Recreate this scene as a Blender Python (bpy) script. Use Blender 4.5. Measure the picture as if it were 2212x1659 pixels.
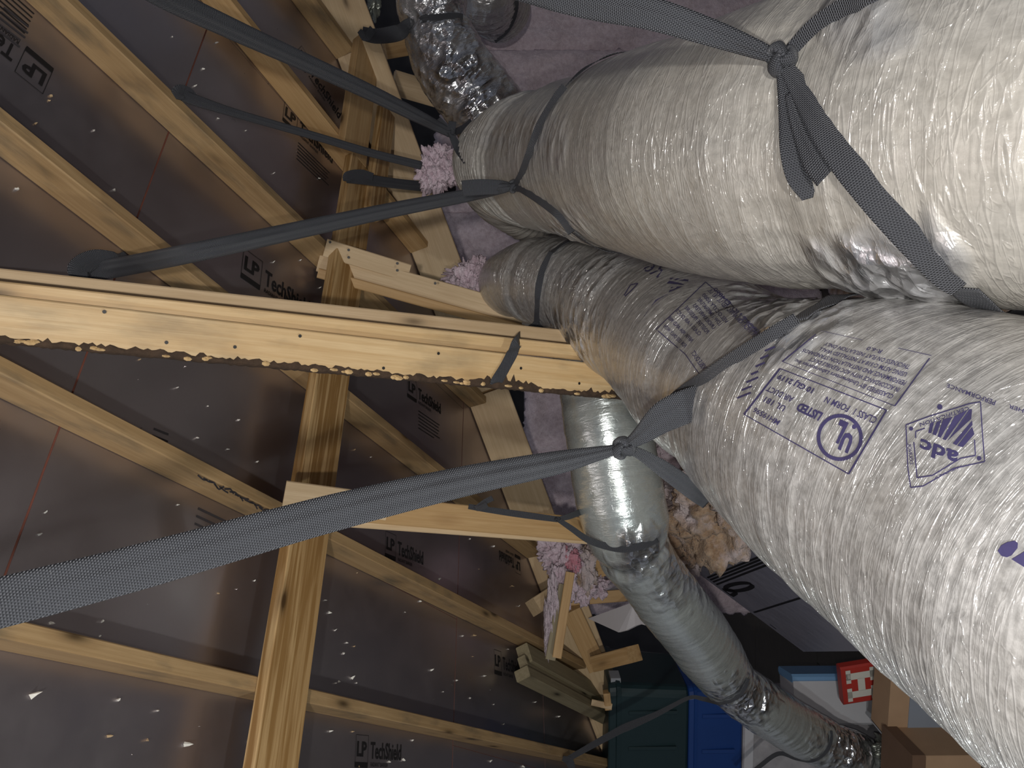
import bpy, bmesh, math, random
import numpy as np
from mathutils import Vector, Matrix
from mathutils.bvhtree import BVHTree
random.seed(7); RNG = np.random.default_rng(11)
for o in list(bpy.data.objects): bpy.data.objects.remove(o)
SC = bpy.context.scene
COL = SC.collection

# ------------------------------------------------------------------ frame of the place
# World: X runs along the rafter rows (horizontal), Y runs horizontally towards the eave, Z is up, floor at 0.
F, CX, CY = 1650.0, 1106.0, 829.5
CAMZ = 2.0
PITCH = math.radians(27)
ROOF_D = 1.6                                   # perpendicular distance camera - roof deck
def nz(v): v = np.asarray(v, float); return v/np.linalg.norm(v)
def cdir(x, y): return np.array([(x-CX)/F, (y-CY)/F, 1.0])
hh = nz(cdir(1080, -1650)); rr = cdir(2100, 1920); rr = nz(rr-hh*rr.dot(hh)); nn = nz(np.cross(rr, hh))
uu = -nn*math.cos(PITCH)-rr*math.sin(PITCH)
h2 = nz(rr-uu*rr.dot(uu))
BAS = np.array([hh, h2, uu])
CAMP = np.array([0, 0, CAMZ])
def W(v): return BAS@np.asarray(v, float)      # camera-frame vector -> world vector
def P(x, y, z): return W(cdir(x, y)*z)+CAMP    # photo pixel at depth z -> world point
R3, H3, N3 = W(rr), W(hh), W(nn)               # down-slope, along-ridge, roof normal (into the room)
UP = np.array([0, 0, 1.0])
FWD = nz(W([0, 0, 1])*np.array([1, 1, 0])); RIGHT = nz(np.cross(FWD, UP))
def RP(a, b, off=0.0): return CAMP+R3*a+H3*b+N3*(off-ROOF_D)
def roof_hit(x, y, off=0.0):
    q = W(cdir(x, y)); t = (off-ROOF_D)/N3.dot(q); p = q*t
    return p.dot(R3), p.dot(H3)
def VX(p): return Vector([float(c) for c in p])

# ------------------------------------------------------------------ camera, world, lights, exposure
cd = bpy.data.cameras.new('camera'); cam = bpy.data.objects.new('camera', cd); COL.objects.link(cam)
cd.sensor_fit = 'HORIZONTAL'; cd.sensor_width = 36; cd.lens = 36*F/2212; cd.clip_start = .02; cd.clip_end = 60
rx, ry, rz = W([1, 0, 0]), W([0, -1, 0]), W([0, 0, -1])
cam.matrix_world = Matrix(((rx[0], ry[0], rz[0], 0), (rx[1], ry[1], rz[1], 0), (rx[2], ry[2], rz[2], CAMZ), (0, 0, 0, 1)))
SC.camera = cam
wd = bpy.data.worlds.new('attic_air'); SC.world = wd; wd.use_nodes = True
wd.node_tree.nodes['Background'].inputs[0].default_value = (.80, .84, 1.0, 1)
wd.node_tree.nodes['Background'].inputs[1].default_value = .11
def lamp(name, loc, power, col, rad):
    l = bpy.data.lights.new(name, 'POINT'); l.energy = power; l.color = col; l.shadow_soft_size = rad
    o = bpy.data.objects.new(name, l); COL.objects.link(o); o.location = VX(loc); return o
# hand-held flash beside the lens, and an added fill light behind the camera lifting the far parts
lamp('flash_light', CAMP+W([0.0, .075, -.03]), 34, (1.0, .985, .965), .012)
lamp('fill_light', CAMP-FWD*1.7-RIGHT*.25+UP*.12, 165, (1.0, .965, .93), .05)
# unseen light added on the eave side, left of the viewer, for the bright duct edges
lamp('side_light', CAMP+FWD*.40-RIGHT*1.05-UP*.45, 28, (.93, 1.0, 1.0), .04)
SC.view_settings.view_transform = 'Standard'; SC.view_settings.look = 'None'
SC.view_settings.gamma = 1; SC.view_settings.use_curve_mapping = False
SC.view_settings.exposure = 0.08

# ------------------------------------------------------------------ materials
def new_mat(name):
    m = bpy.data.materials.new(name); m.use_nodes = True; nt = m.node_tree
    b = nt.nodes['Principled BSDF']; return m, nt, b
def N(nt, typ, **kw):
    n = nt.nodes.new(typ)
    for k, v in kw.items():
        if k.startswith('i_'):
            key = k[2:]; key = int(key) if key.isdigit() else key
            n.inputs[key].default_value = v
        else: setattr(n, k, v)
    return n
def L(nt, a, b): nt.links.new(a, b)
def attr(nt, name): return N(nt, 'ShaderNodeAttribute', attribute_name=name).outputs['Vector']
def mapv(nt, v, scale=(1, 1, 1), loc=(0, 0, 0)):
    m = N(nt, 'ShaderNodeMapping'); m.inputs['Scale'].default_value = scale; m.inputs['Location'].default_value = loc
    L(nt, v, m.inputs['Vector']); return m.outputs[0]
def noise(nt, v, scale, detail=3, rough=.55, dist=0):
    n = N(nt, 'ShaderNodeTexNoise'); n.inputs['Scale'].default_value = scale; n.inputs['Detail'].default_value = detail
    n.inputs['Roughness'].default_value = rough; n.inputs['Distortion'].default_value = dist
    L(nt, v, n.inputs['Vector']); return n.outputs['Fac']
def ramp(nt, fac, stops, interp='LINEAR'):
    r = N(nt, 'ShaderNodeValToRGB'); r.color_ramp.interpolation = interp
    e = r.color_ramp.elements
    while len(e) < len(stops): e.new(.5)
    for i, (p, c) in enumerate(stops):
        e[i].position = p; e[i].color = (c, c, c, 1) if isinstance(c, (int, float)) else (*c, 1)
    L(nt, fac, r.inputs[0]); return r.outputs[0]
def mix(nt, fac, a, b, typ='MIX'):
    m = N(nt, 'ShaderNodeMix', data_type='RGBA', blend_type=typ)
    for s, x in ((m.inputs[0], fac), (m.inputs[6], a), (m.inputs[7], b)):
        if isinstance(x, (int, float)): s.default_value = x
        elif isinstance(x, tuple): s.default_value = (*x, 1)
        else: L(nt, x, s)
    return m.outputs[2]
def math_n(nt, op, a, b=0.0):
    m = N(nt, 'ShaderNodeMath', operation=op)
    for s, x in ((m.inputs[0], a), (m.inputs[1], b)):
        if isinstance(x, (int, float)): s.default_value = x
        else: L(nt, x, s)
    return m.outputs[0]
def bump(nt, b, hgt, strength, dist, prev=None):
    n = N(nt, 'ShaderNodeBump'); n.inputs['Strength'].default_value = strength; n.inputs['Distance'].default_value = dist
    L(nt, hgt, n.inputs['Height'])
    if prev is not None: L(nt, prev, n.inputs['Normal'])
    L(nt, n.outputs[0], b.inputs['Normal']); return n.outputs[0]
M = {}
def wood(name, c_lo, c_hi, c_dark, rough=.62, knots=True, grain=1.0, stain=.0, con=.18):
    m, nt, b = new_mat(name)
    g = attr(nt, 'grain')
    w = noise(nt, mapv(nt, g, (1.2, 6, 6)), 1.0, 2)
    wav = N(nt, 'ShaderNodeTexNoise'); wav.inputs['Scale'].default_value = 1; wav.inputs['Detail'].default_value = 5
    L(nt, mapv(nt, g, (2.2, 75*grain, 75*grain)), wav.inputs['Vector']); wav.inputs['Distortion'].default_value = .6
    fine = noise(nt, mapv(nt, g, (14, 420, 420)), 1.0, 2)
    col = mix(nt, ramp(nt, wav.outputs['Fac'], [(.5-con, 0.), (.5+con, 1.)]), c_lo, c_hi)
    col = mix(nt, ramp(nt, fine, [(.35, .0), (.75, .35)]), col, c_dark)
    col = mix(nt, ramp(nt, w, [(.35, .45), (.6, 0.)]), col, c_lo)
    if knots:
        v = N(nt, 'ShaderNodeTexVoronoi'); v.inputs['Scale'].default_value = 1.0; v.inputs['Randomness'].default_value = 1
        L(nt, mapv(nt, g, (3.1, 9, 9)), v.inputs['Vector'])
        k = ramp(nt, v.outputs['Distance'], [(.055, 1.), (.10, .55), (.17, 0.)])
        col = mix(nt, k, col, tuple(c*.32 for c in c_dark))
        ring = ramp(nt, v.outputs['Distance'], [(.10, 0.), (.17, .35), (.26, 0.)])
        col = mix(nt, ring, col, c_dark)
    if stain:
        s = noise(nt, mapv(nt, g, (5, 14, 14), (3, 1, 2)), 1.0, 4)
        col = mix(nt, ramp(nt, s, [(.52, 0.), (.72, stain)]), col, (.10, .085, .06))
    L(nt, col, b.inputs['Base Color']); b.inputs['Roughness'].default_value = rough
    b.inputs['Specular IOR Level'].default_value = .3
    bump(nt, b, math_n(nt, 'ADD', wav.outputs['Fac'], math_n(nt, 'MULTIPLY', fine, .6)), .25, .002)
    M[name] = m; return m
wood('pine', (.44, .27, .115), (.58, .385, .19), (.32, .175, .07))
wood('pine_pale', (.54, .39, .225), (.66, .50, .31), (.42, .275, .145))
wood('pine_rafter', (.35, .225, .105), (.46, .31, .155), (.25, .15, .065), stain=.65)
wood('pine_beam', (.56, .37, .175), (.70, .51, .28), (.44, .265, .11), rough=.5, stain=.35)
wood('pine_grain', (.30, .165, .055), (.60, .40, .19), (.24, .125, .045), rough=.5, grain=.8, con=.07)
wood('grey_lumber', (.24, .20, .12), (.32, .27, .17), (.15, .12, .07))
wood('osb_deck', (.085, .075, .065), (.12, .105, .09), (.06, .05, .04), knots=False)

def foil():
    m, nt, b = new_mat('foil_barrier'); tc = N(nt, 'ShaderNodeTexCoord').outputs['Object']
    n1 = noise(nt, tc, 1.7, 4); n2 = noise(nt, tc, 9, 4)
    L(nt, mix(nt, n1, (.40, .355, .375), (.54, .50, .515)), b.inputs['Base Color'])
    b.inputs['Metallic'].default_value = .92
    L(nt, ramp(nt, n2, [(.25, .27), (.8, .40)]), b.inputs['Roughness'])
    g = attr(nt, 'grain')
    wv = noise(nt, mapv(nt, g, (30, 5, 5)), 1.0, 4)
    bp = bump(nt, b, wv, .10, .004)
    bump(nt, b, noise(nt, tc, 55, 3), .12, .0012, bp)
    M['foil'] = m
foil()
def simple(name, col, rough=.6, metal=0.0, spec=.5, nscale=None, namp=.3, bumpd=None, bscale=60):
    m, nt, b = new_mat(name); tc = N(nt, 'ShaderNodeTexCoord').outputs['Object']
    if nscale:
        n = noise(nt, tc, nscale, 5)
        L(nt, mix(nt, n, tuple(c*(1-namp) for c in col), tuple(min(1, c*(1+namp)) for c in col)), b.inputs['Base Color'])
    else: b.inputs['Base Color'].default_value = (*col, 1)
    b.inputs['Roughness'].default_value = rough; b.inputs['Metallic'].default_value = metal
    b.inputs['Specular IOR Level'].default_value = spec
    if bumpd: bump(nt, b, noise(nt, tc, bscale, 5), .6, bumpd)
    M[name] = m; return m
simple('black_ink', (.008, .007, .008), .6)
simple('grey_ink', (.05, .045, .05), .6)
simple('blue_ink', (.055, .048, .125), .45, spec=.6)
simple('seam_red', (.17, .055, .035), .8, nscale=30)
simple('nail_steel', (.55, .53, .50), .25, 1.0)
simple('nail_head', (.03, .028, .026), .5, .6)
simple('splinter', (.80, .76, .68), .35, nscale=80)
simple('splinter_tan', (.50, .36, .20), .5, nscale=80)
simple('bark', (.055, .032, .018), .9, nscale=45, namp=.8, bumpd=.01, bscale=70)
simple('cambium', (.62, .42, .20), .7, nscale=40)
simple('teal_plastic', (.012, .030, .034), .42, nscale=4, namp=.15)
simple('blue_plastic', (.010, .045, .19), .40, nscale=4, namp=.15)
simple('sky_plastic', (.17, .33, .55), .45)
simple('grey_tab', (.30, .31, .33), .5)
simple('white_plastic', (.50, .50, .52), .5, nscale=6, namp=.1)
simple('grey_print', (.33, .32, .33), .6, nscale=14, namp=.5)
simple('red_card', (.42, .035, .025), .5, nscale=9, namp=.15)
simple('cream_ink', (.62, .61, .54), .6)
simple('cardboard', (.42, .27, .16), .8, nscale=12, namp=.12)
simple('cardboard_dark', (.15, .085, .05), .8, nscale=12, namp=.15)
simple('slate_card', (.25, .28, .33), .6, nscale=5, namp=.12)
simple('drywall', (.60, .57, .58), .85, nscale=8, namp=.08)
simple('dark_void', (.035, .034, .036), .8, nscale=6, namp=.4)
def wall_sheet():
    m, nt, b = new_mat('printed_sheet'); tc = N(nt, 'ShaderNodeTexCoord').outputs['Object']
    n = noise(nt, tc, 3, 4)
    L(nt, mix(nt, n, (.16, .155, .20), (.30, .29, .33)), b.inputs['Base Color'])
    b.inputs['Roughness'].default_value = .42; bump(nt, b, noise(nt, tc, 5, 4), .5, .02); M['sheet'] = m
wall_sheet()
def fluff(name, c1, c2, c3=None):
    m, nt, b = new_mat(name); tc = N(nt, 'ShaderNodeTexCoord').outputs['Object']
    n = noise(nt, tc, 38, 6, .65); n2 = noise(nt, tc, 5.5, 4)
    col = mix(nt, ramp(nt, n, [(.32, 0.), (.7, 1.)]), c1, c2)
    if c3: col = mix(nt, ramp(nt, n2, [(.47, 0.), (.60, 1.)]), col, c3)
    L(nt, col, b.inputs['Base Color']); b.inputs['Roughness'].default_value = 1; b.inputs['Specular IOR Level'].default_value = .05
    b.inputs['Sheen Weight'].default_value = .25
    bump(nt, b, math_n(nt, 'ADD', n, noise(nt, tc, 140, 4)), .9, .012); M[name] = m
fluff('pink_fluff', (.60, .44, .50), (.86, .72, .78))
fluff('pink_batt', (.60, .485, .53), (.84, .72, .77))
fluff('pink_deep', (.62, .20, .26), (.78, .40, .46))
fluff('brown_fluff', (.26, .15, .08), (.52, .37, .25), (.66, .55, .54))

def jacket(name, tone, metal, rough, coat, streak, mott=(.62, 1.22), sharp=1.0):
    """thin plastic duct jacket: circumferential creases painted paler like highlights, mottled fibre below, silver crinkles where attribute 'crink' is high"""
    m, nt, b = new_mat(name)
    g = attr(nt, 'duv')                      # (length, R cos, R sin) in metres
    cr = N(nt, 'ShaderNodeAttribute', attribute_name='crink').outputs['Fac']
    def ridge(sc, det, width):               # thin raised creases running round the duct
        n = noise(nt, mapv(nt, g, sc), 1.0, det, .55, .35)
        return ramp(nt, n, [(.5-width, 0.), (.5, 1.), (.5+width, 0.)])
    r1 = ridge((42, 5, 5), 2, .035); r2 = ridge((120, 12, 12), 2, .05); r3 = ridge((30, 13, 13), 3, .02)
    st = noise(nt, mapv(nt, g, (95, 7, 7)), 1.0, 4, .6, .5)
    mot = noise(nt, mapv(nt, g, (1, 1, 1)), 75, 5, .65)
    spk = noise(nt, mapv(nt, g, (1, 1, 1)), 330, 2, .5)
    big = noise(nt, mapv(nt, g, (1, 1, 1)), 4.5, 3)
    lo = tuple(c*mott[0] for c in tone); hi = tuple(min(1, c*mott[1]) for c in tone)
    col = mix(nt, ramp(nt, mot, [(.35, 0.), (.66, 1.)]), lo, hi)
    col = mix(nt, ramp(nt, big, [(.35, .35), (.65, 0.)]), col, tuple(c*v for c, v in zip(tone, (1.0, .95, .87))))
    col = mix(nt, math_n(nt, 'MULTIPLY', r2, .22), col, hi)
    col = mix(nt, math_n(nt, 'MULTIPLY', r1, .30), col, hi)  # crease crests tinted paler, imitating highlights along the wrinkles
    col = mix(nt, cr, col, (.70, .71, .73))
    L(nt, col, b.inputs['Base Color'])
    L(nt, math_n(nt, 'ADD', math_n(nt, 'MULTIPLY', cr, .97-metal), metal), b.inputs['Metallic'])
    rg = math_n(nt, 'ADD', ramp(nt, mot, [(.3, rough*.8), (.7, rough*1.2)]), math_n(nt, 'MULTIPLY', cr, -(rough-.17)))
    L(nt, rg, b.inputs['Roughness'])
    b.inputs['Coat Weight'].default_value = coat; b.inputs['Coat Roughness'].default_value = .10
    hg = math_n(nt, 'ADD', math_n(nt, 'ADD', r1, math_n(nt, 'MULTIPLY', r2, .45)), math_n(nt, 'ADD', math_n(nt, 'MULTIPLY', r3, .5), math_n(nt, 'MULTIPLY', st, .8)))
    p = bump(nt, b, hg, streak, .004)
    p = bump(nt, b, mot, .30, .0016, p)
    def facets(sc):
        v = N(nt, 'ShaderNodeTexVoronoi', feature='F1'); v.inputs['Scale'].default_value = sc
        L(nt, mapv(nt, g, (1.5, 1, 1)), v.inputs['Vector']); return v.outputs['Distance']
    hc = math_n(nt, 'MULTIPLY', math_n(nt, 'ADD', facets(16), math_n(nt, 'MULTIPLY', facets(38), .28)), cr)
    p = bump(nt, b, hc, 1.0, .030, p)
    if coat > 0:
        cb = N(nt, 'ShaderNodeBump'); cb.inputs['Strength'].default_value = sharp; cb.inputs['Distance'].default_value = .006
        L(nt, math_n(nt, 'ADD', hg, math_n(nt, 'ADD', math_n(nt, 'MULTIPLY', mot, .5), math_n(nt, 'MULTIPLY', spk, .16))), cb.inputs['Height']); L(nt, cb.outputs[0], b.inputs['Coat Normal'])
    M[name] = m
jacket('jacket_grey', (.42, .41, .395), .18, .36, .85, .15, (.66, 1.28), .8)
jacket('jacket_beige', (.45, .43, .39), .18, .38, .75, .18, (.80, 1.12), .7)
jacket('jacket_silver', (.60, .645, .625), .62, .25, .35, .14, (.93, 1.05), .25)
jacket('jacket_dull', (.50, .49, .48), .55, .28, .3, .3, (.88, 1.08))

def webbing():
    m, nt, b = new_mat('webbing')
    g = attr(nt, 'suv')
    wa = N(nt, 'ShaderNodeTexWave', wave_type='BANDS', bands_direction='DIAGONAL'); wa.inputs['Scale'].default_value = 1; wa.inputs['Distortion'].default_value = .3
    L(nt, mapv(nt, g, (150, 200, 1)), wa.inputs['Vector'])
    wb = N(nt, 'ShaderNodeTexWave', wave_type='BANDS', bands_direction='X'); wb.inputs['Scale'].default_value = 1
    L(nt, mapv(nt, g, (115, 0, 0)), wb.inputs['Vector'])
    hgt = math_n(nt, 'ADD', wa.outputs['Fac'], wb.outputs['Fac'])
    dust = noise(nt, mapv(nt, g, (1, 1, 1)), 260, 3)
    col = mix(nt, ramp(nt, hgt, [(.2, 0.), (1.7, 1.)]), (.018, .019, .022), (.075, .078, .088))
    col = mix(nt, ramp(nt, dust, [(.64, 0.), (.78, .35)]), col, (.26, .26, .26))
    L(nt, col, b.inputs['Base Color']); b.inputs['Roughness'].default_value = .48
    b.inputs['Specular IOR Level'].default_value = .55
    bump(nt, b, hgt, .7, .0022); M['webbing'] = m
webbing()

# ------------------------------------------------------------------ object helpers
def tag(o, label=None, cat=None, group=None, kind=None):
    if label: o['label'] = label
    if cat: o['category'] = cat
    if group: o['group'] = group
    if kind: o['kind'] = kind
    return o
def empty(name, loc):
    o = bpy.data.objects.new(name, None); COL.objects.link(o); o.location = VX(loc); o.empty_display_size = .1
    return o
def root_loc(p):
    l = np.zeros(3)
    while p is not None:
        l += np.array(p.location); p = p.parent
    return l
def mk(name, verts, faces, mat, parent=None, smooth=False, attrs=None):
    """mesh object from world-space vertices"""
    v = np.asarray(verts, float).reshape(-1, 3)
    base = root_loc(parent) if parent is not None else None
    if base is None:
        base = np.array([(v[:, 0].min()+v[:, 0].max())/2, (v[:, 1].min()+v[:, 1].max())/2, v[:, 2].min()])
    me = bpy.data.meshes.new(name)
    if isinstance(faces, np.ndarray) and faces.shape[1] in (3, 4):
        nf, k = faces.shape
        me.vertices.add(len(v)); me.vertices.foreach_set('co', (v-base).astype(np.float32).ravel())
        me.loops.add(nf*k); me.loops.foreach_set('vertex_index', faces.astype(np.int32).ravel())
        me.polygons.add(nf); me.polygons.foreach_set('loop_start', np.arange(0, nf*k, k, dtype=np.int32))
        me.update(calc_edges=True); me.validate()
    else:
        me.from_pydata([tuple(p) for p in (v-base)], [], [tuple(int(i) for i in f) for f in faces]); me.update()
    if attrs:
        for an, av in attrs.items():
            av = np.asarray(av, np.float32)
            if av.ndim == 2:
                a = me.attributes.new(an, 'FLOAT_VECTOR', 'POINT'); a.data.foreach_set('vector', av.ravel())
            else:
                a = me.attributes.new(an, 'FLOAT', 'POINT'); a.data.foreach_set('value', av)
    if smooth: me.polygons.foreach_set('use_smooth', np.ones(len(me.polygons), bool))
    me.materials.append(M[mat] if isinstance(mat, str) else mat)
    o = bpy.data.objects.new(name, me); COL.objects.link(o)
    if parent is not None: o.parent = parent
    else: o.location = VX(base)
    return o
_goff = [0]
def beam_geo(p0, p1, face, t, w, bev=.003, cut0=None, cut1=None):
    """lumber from p0 to p1 (axis); 'face' = direction the thickness t points, w = width; returns verts, faces, grain attr"""
    p0 = np.asarray(p0, float); p1 = np.asarray(p1, float); ax = nz(p1-p0); ln = np.linalg.norm(p1-p0)
    f = np.asarray(face, float); f = nz(f-ax*f.dot(ax)); s = np.cross(ax, f)
    c = bev; ht, hw = t/2, w/2
    prof = [(-ht+c, -hw), (ht-c, -hw), (ht, -hw+c), (ht, hw-c), (ht-c, hw), (-ht+c, hw), (-ht, hw-c), (-ht, -hw+c)]
    nseg = max(1, int(ln/.25)); vs, gr = [], []
    _goff[0] += 1; go = _goff[0]*3.7
    for i in range(nseg+1):
        x = ln*i/nseg
        for (a, b) in prof:
            vs.append(p0+ax*x+f*a+s*b); gr.append((x+go, a+go*.37, b+go*.61))
    fs = []
    for i in range(nseg):
        for j in range(8):
            a = i*8+j; b_ = i*8+(j+1) % 8; fs.append((a, b_, b_+8, a+8))
    fs.append(tuple(range(7, -1, -1))); fs.append(tuple(range(nseg*8, nseg*8+8)))
    return vs, fs, gr
def beam(name, p0, p1, face, t, w, mat, parent=None, bev=.003):
    v, f, g = beam_geo(p0, p1, face, t, w, bev)
    return mk(name, v, f, mat, parent, attrs={'grain': g})
def obox_geo(c, rgt, fwd, up, sx, sy, sz, bev=.004):
    vs, fs, _ = beam_geo(np.asarray(c)-np.asarray(up)*sz/2, np.asarray(c)+np.asarray(up)*sz/2, fwd, sy, sx, bev)
    return vs, fs
def yawed(deg):
    a = math.radians(deg); f = FWD*math.cos(a)+RIGHT*math.sin(a); return np.cross(f, UP), f
def _h(ix, iy, seed):
    x = (ix.astype(np.int64)*374761393+iy.astype(np.int64)*668265263+seed*1274126177) & 0x7fffffff
    x = ((x ^ (x >> 13))*1274126177) & 0x7fffffff
    return ((x ^ (x >> 16)) & 0xffff)/65535.0
def vn(x, y, seed=0, per=None):
    x = np.asarray(x, float); y = np.asarray(y, float); x, y = np.broadcast_arrays(x, y)
    ix = np.floor(x); iy = np.floor(y); fx = x-ix; fy = y-iy
    fx = fx*fx*(3-2*fx); fy = fy*fy*(3-2*fy); iy1 = iy+1
    if per: iy = np.mod(iy, per); iy1 = np.mod(iy1, per)
    a = _h(ix, iy, seed); b = _h(ix+1, iy, seed); c = _h(ix, iy1, seed); d = _h(ix+1, iy1, seed)
    return (a*(1-fx)+b*fx)*(1-fy)+(c*(1-fx)+d*fx)*fy
def catmull(pts, n):
    pts = np.asarray(pts, float); k = len(pts)
    q = np.vstack([2*pts[0]-pts[1], pts, 2*pts[-1]-pts[-2]]); out = []
    t = np.linspace(0, k-1, n); i = np.minimum(t.astype(int), k-2); u = (t-i)[:, None]
    p0, p1, p2, p3 = q[i], q[i+1], q[i+2], q[i+3]
    return .5*((2*p1)+(-p0+p2)*u+(2*p0-5*p1+4*p2-p3)*u**2+(-p0+3*p1-3*p2+p3)*u**3)

# ------------------------------------------------------------------ text geometry (flat print)
def text_geo(s, bold=0.0):
    """letters as 2D triangles, height 1 = cap height, width scaled natural; returns verts (n,2), faces"""
    cu = bpy.data.curves.new('t', 'FONT'); cu.body = s; cu.size = 1.0; cu.offset = bold; cu.resolution_u = 2
    ob = bpy.data.objects.new('t', cu); COL.objects.link(ob)
    dg = bpy.context.evaluated_depsgraph_get(); dg.update()
    me = bpy.data.meshes.new_from_object(ob.evaluated_get(dg))
    bm = bmesh.new(); bm.from_mesh(me); bmesh.ops.triangulate(bm, faces=bm.faces[:])
    v = np.array([(q.co.x, q.co.y) for q in bm.verts]) if bm.verts else np.zeros((0, 2))
    f = [tuple(x.index for x in fc.verts) for fc in bm.faces]
    bm.free(); bpy.data.objects.remove(ob); bpy.data.curves.remove(cu); bpy.data.meshes.remove(me)
    v = v/.70                                           # cap height ~ .70 of size
    return v, f
class Flat:
    """collects flat 2D polygons"""
    def __init__(s): s.v = []; s.f = []
    def add(s, v, f):
        o = len(s.v); s.v += [tuple(p) for p in v]; s.f += [tuple(i+o for i in q) for q in f]
    def text(s, body, x, y, hgt, width=None, bold=.02, align='l'):
        v, f = text_geo(body, bold)
        if len(v) == 0: return
        v = v.copy(); x0 = v[:, 0].min(); v[:, 0] -= x0; wd_ = v[:, 0].max()
        sx = hgt if width is None else width/wd_
        v[:, 0] = x+v[:, 0]*sx; v[:, 1] = y+v[:, 1]*hgt; s.add(v, f)
    def line(s, pts, w, step=None):
        pts = [np.array(p, float) for p in pts]
        for a, b in zip(pts[:-1], pts[1:]):
            d = b-a; ln = np.linalg.norm(d)
            if ln < 1e-9: continue
            d /= ln; q = np.array([-d[1], d[0]])*w/2; n = max(1, int(math.ceil(ln/step))) if step else 1
            vs = []
            for i in range(n+1):
                c = a+d*ln*i/n; vs += [c+q, c-q]
            s.add(vs, [(2*i, 2*i+1, 2*i+3, 2*i+2) for i in range(n)])
    def rect(s, x0, y0, x1, y1): s.add([(x0, y0), (x1, y0), (x1, y1), (x0, y1)], [(0, 1, 2, 3)])
    def poly(s, pts): s.add(pts, [tuple(range(len(pts)))])
    def disc(s, c, r, n=14): s.poly([(c[0]+r*math.cos(2*math.pi*i/n), c[1]+r*math.sin(2*math.pi*i/n)) for i in range(n)])

def dr(x, y, off=0.0):
    q = W(cdir(x, y)); return (off-ROOF_D)/N3.dot(q)
# ------------------------------------------------------------------ roof deck (ceiling) with its panels, seams, print and nails
VAL = [(706, 61), (741, 160), (888, 540), (1029, 902), (1065, 1007), (1130, 1175), (1167, 1276)]
va = np.array([roof_hit(*p) for p in VAL]); VK, VB = np.polyfit(va[:, 1], va[:, 0], 1)      # a = VK*b + VB on the valley
def val_a(b): return VK*b+VB
ceiling = empty('ceiling', (0, 0, 0)); tag(ceiling, 'foil-faced roof deck panels over the rafters with dark printed lettering', None, kind='structure')
ROWS = [-1.6, -.02, .89, 1.795, 2.70, 3.53, 4.45, 5.35]
BJ = [-2.2, -.6, .46, 1.443, 2.55, 3.7, 4.9]
GAP = .0055
PAN = {}
for i, (a0, a1) in enumerate(zip(ROWS[:-1], ROWS[1:])):
    js = BJ if i % 2 == 0 else [-2.2, -.1, .93, 1.94, 3.1, 4.9]
    for b0, b1 in zip(js[:-1], js[1:]):
        q = [(a0+GAP/2, b0+.001), (a1-GAP/2, b0+.001), (a1-GAP/2, b1-.001), (a0+GAP/2, b1-.001)]
        poly = []                                        # clip to the up-slope side of the valley
        for k in range(4):
            A, B = q[k], q[(k+1) % 4]; da = val_a(A[1])-A[0]; db = val_a(B[1])-B[0]
            if da >= 0: poly.append(A)
            if (da >= 0) != (db >= 0):
                t = da/(da-db); poly.append((A[0]+(B[0]-A[0])*t, A[1]+(B[1]-A[1])*t))
        if len(poly) < 3: continue
        n = len(poly)
        vs = [RP(a, b, 0) for a, b in poly]+[RP(a, b, -.011) for a, b in poly]
        gr = [(a+i*2.3, b, 0) for a, b in poly]*2
        fs = [tuple(range(n)), tuple(range(2*n-1, n-1, -1))]+[(k, k+n, (k+1) % n+n, (k+1) % n) for k in range(n)]
        PAN[(i, round(b0, 2))] = (mk('roof_panel', vs, fs, 'foil', ceiling, attrs={'grain': gr}), a0, a1, b0, b1)
mk('underlayment', [RP(-1.6, -2.2, -.0015), RP(val_a(-2.2), -2.2, -.0015), RP(val_a(4.9), 4.9, -.0015), RP(-1.6, 4.9, -.0015),
                    RP(-1.6, -2.2, -.022), RP(val_a(-2.2), -2.2, -.022), RP(val_a(4.9), 4.9, -.022), RP(-1.6, 4.9, -.022)],
   [(0, 1, 2, 3), (7, 6, 5, 4), (0, 4, 5, 1), (1, 5, 6, 2), (2, 6, 7, 3), (3, 7, 4, 0)], 'seam_red', ceiling)
def panel_at(a, b):
    for (o, a0, a1, b0, b1) in PAN.values():
        if a0 <= a <= a1 and b0 <= b <= b1: return o
    return ceiling
def stamp(x0, y0, x1, y1, flip=False, hscale=1.0, fine=True, partial=None):
    """maker's print on the deck: starts at photo point 0 (left of its box) and runs to point 1 (end of the wordmark)"""
    a0, b0 = roof_hit(x0, y0); a1, b1 = roof_hit(x1, y1)
    ln = math.hypot(a1-a0, b1-b0); ca, sa = (a1-a0)/ln, (b1-b0)/ln
    k = ln/5.6*hscale
    f = Flat()
    f.line([(0, -.55), (0, 1.25), (1.45, 1.25), (1.45, -.55)], .03)
    f.rect(0, -.62, 1.45, -.30)
    f.text('LP', .16, .05, .82, 1.12, .035)
    if partial is None: f.text('TechShield', 1.75, -.05, .95, 3.85, .022)
    else: f.text(partial, 1.75, -.05, .95, None, .022)
    f.text('RADIANT BARRIER', 1.80, -.52, .24, 2.1, .01)
    if fine:
        for r_ in range(6): f.line([(1.75, -1.2-.3*r_), (1.75+[3.6, 3.4, 3.5, 3.3, 3.6, 2.6][r_], -1.2-.3*r_)], .07)
    k = ln/5.6
    vs = []
    for (x, y) in f.v:
        y *= hscale*(1 if not flip else 1)
        da, db = (x*ca-y*sa)*k, (x*sa+y*ca)*k
        vs.append(RP(a0+da, b0+db, .0012))
    fs = [q[::-1] for q in f.f]
    o = mk('printed_mark', vs, fs, 'black_ink', panel_at(a0, b0))
    return o
stamp(522, 578, 668, 680, hscale=1.05)
stamp(612, 246, 718, 352, hscale=1.05)
stamp(640, 112, 732, 256, hscale=1.0, fine=False)
stamp(880, 842, 952, 893, hscale=1.1)
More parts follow.
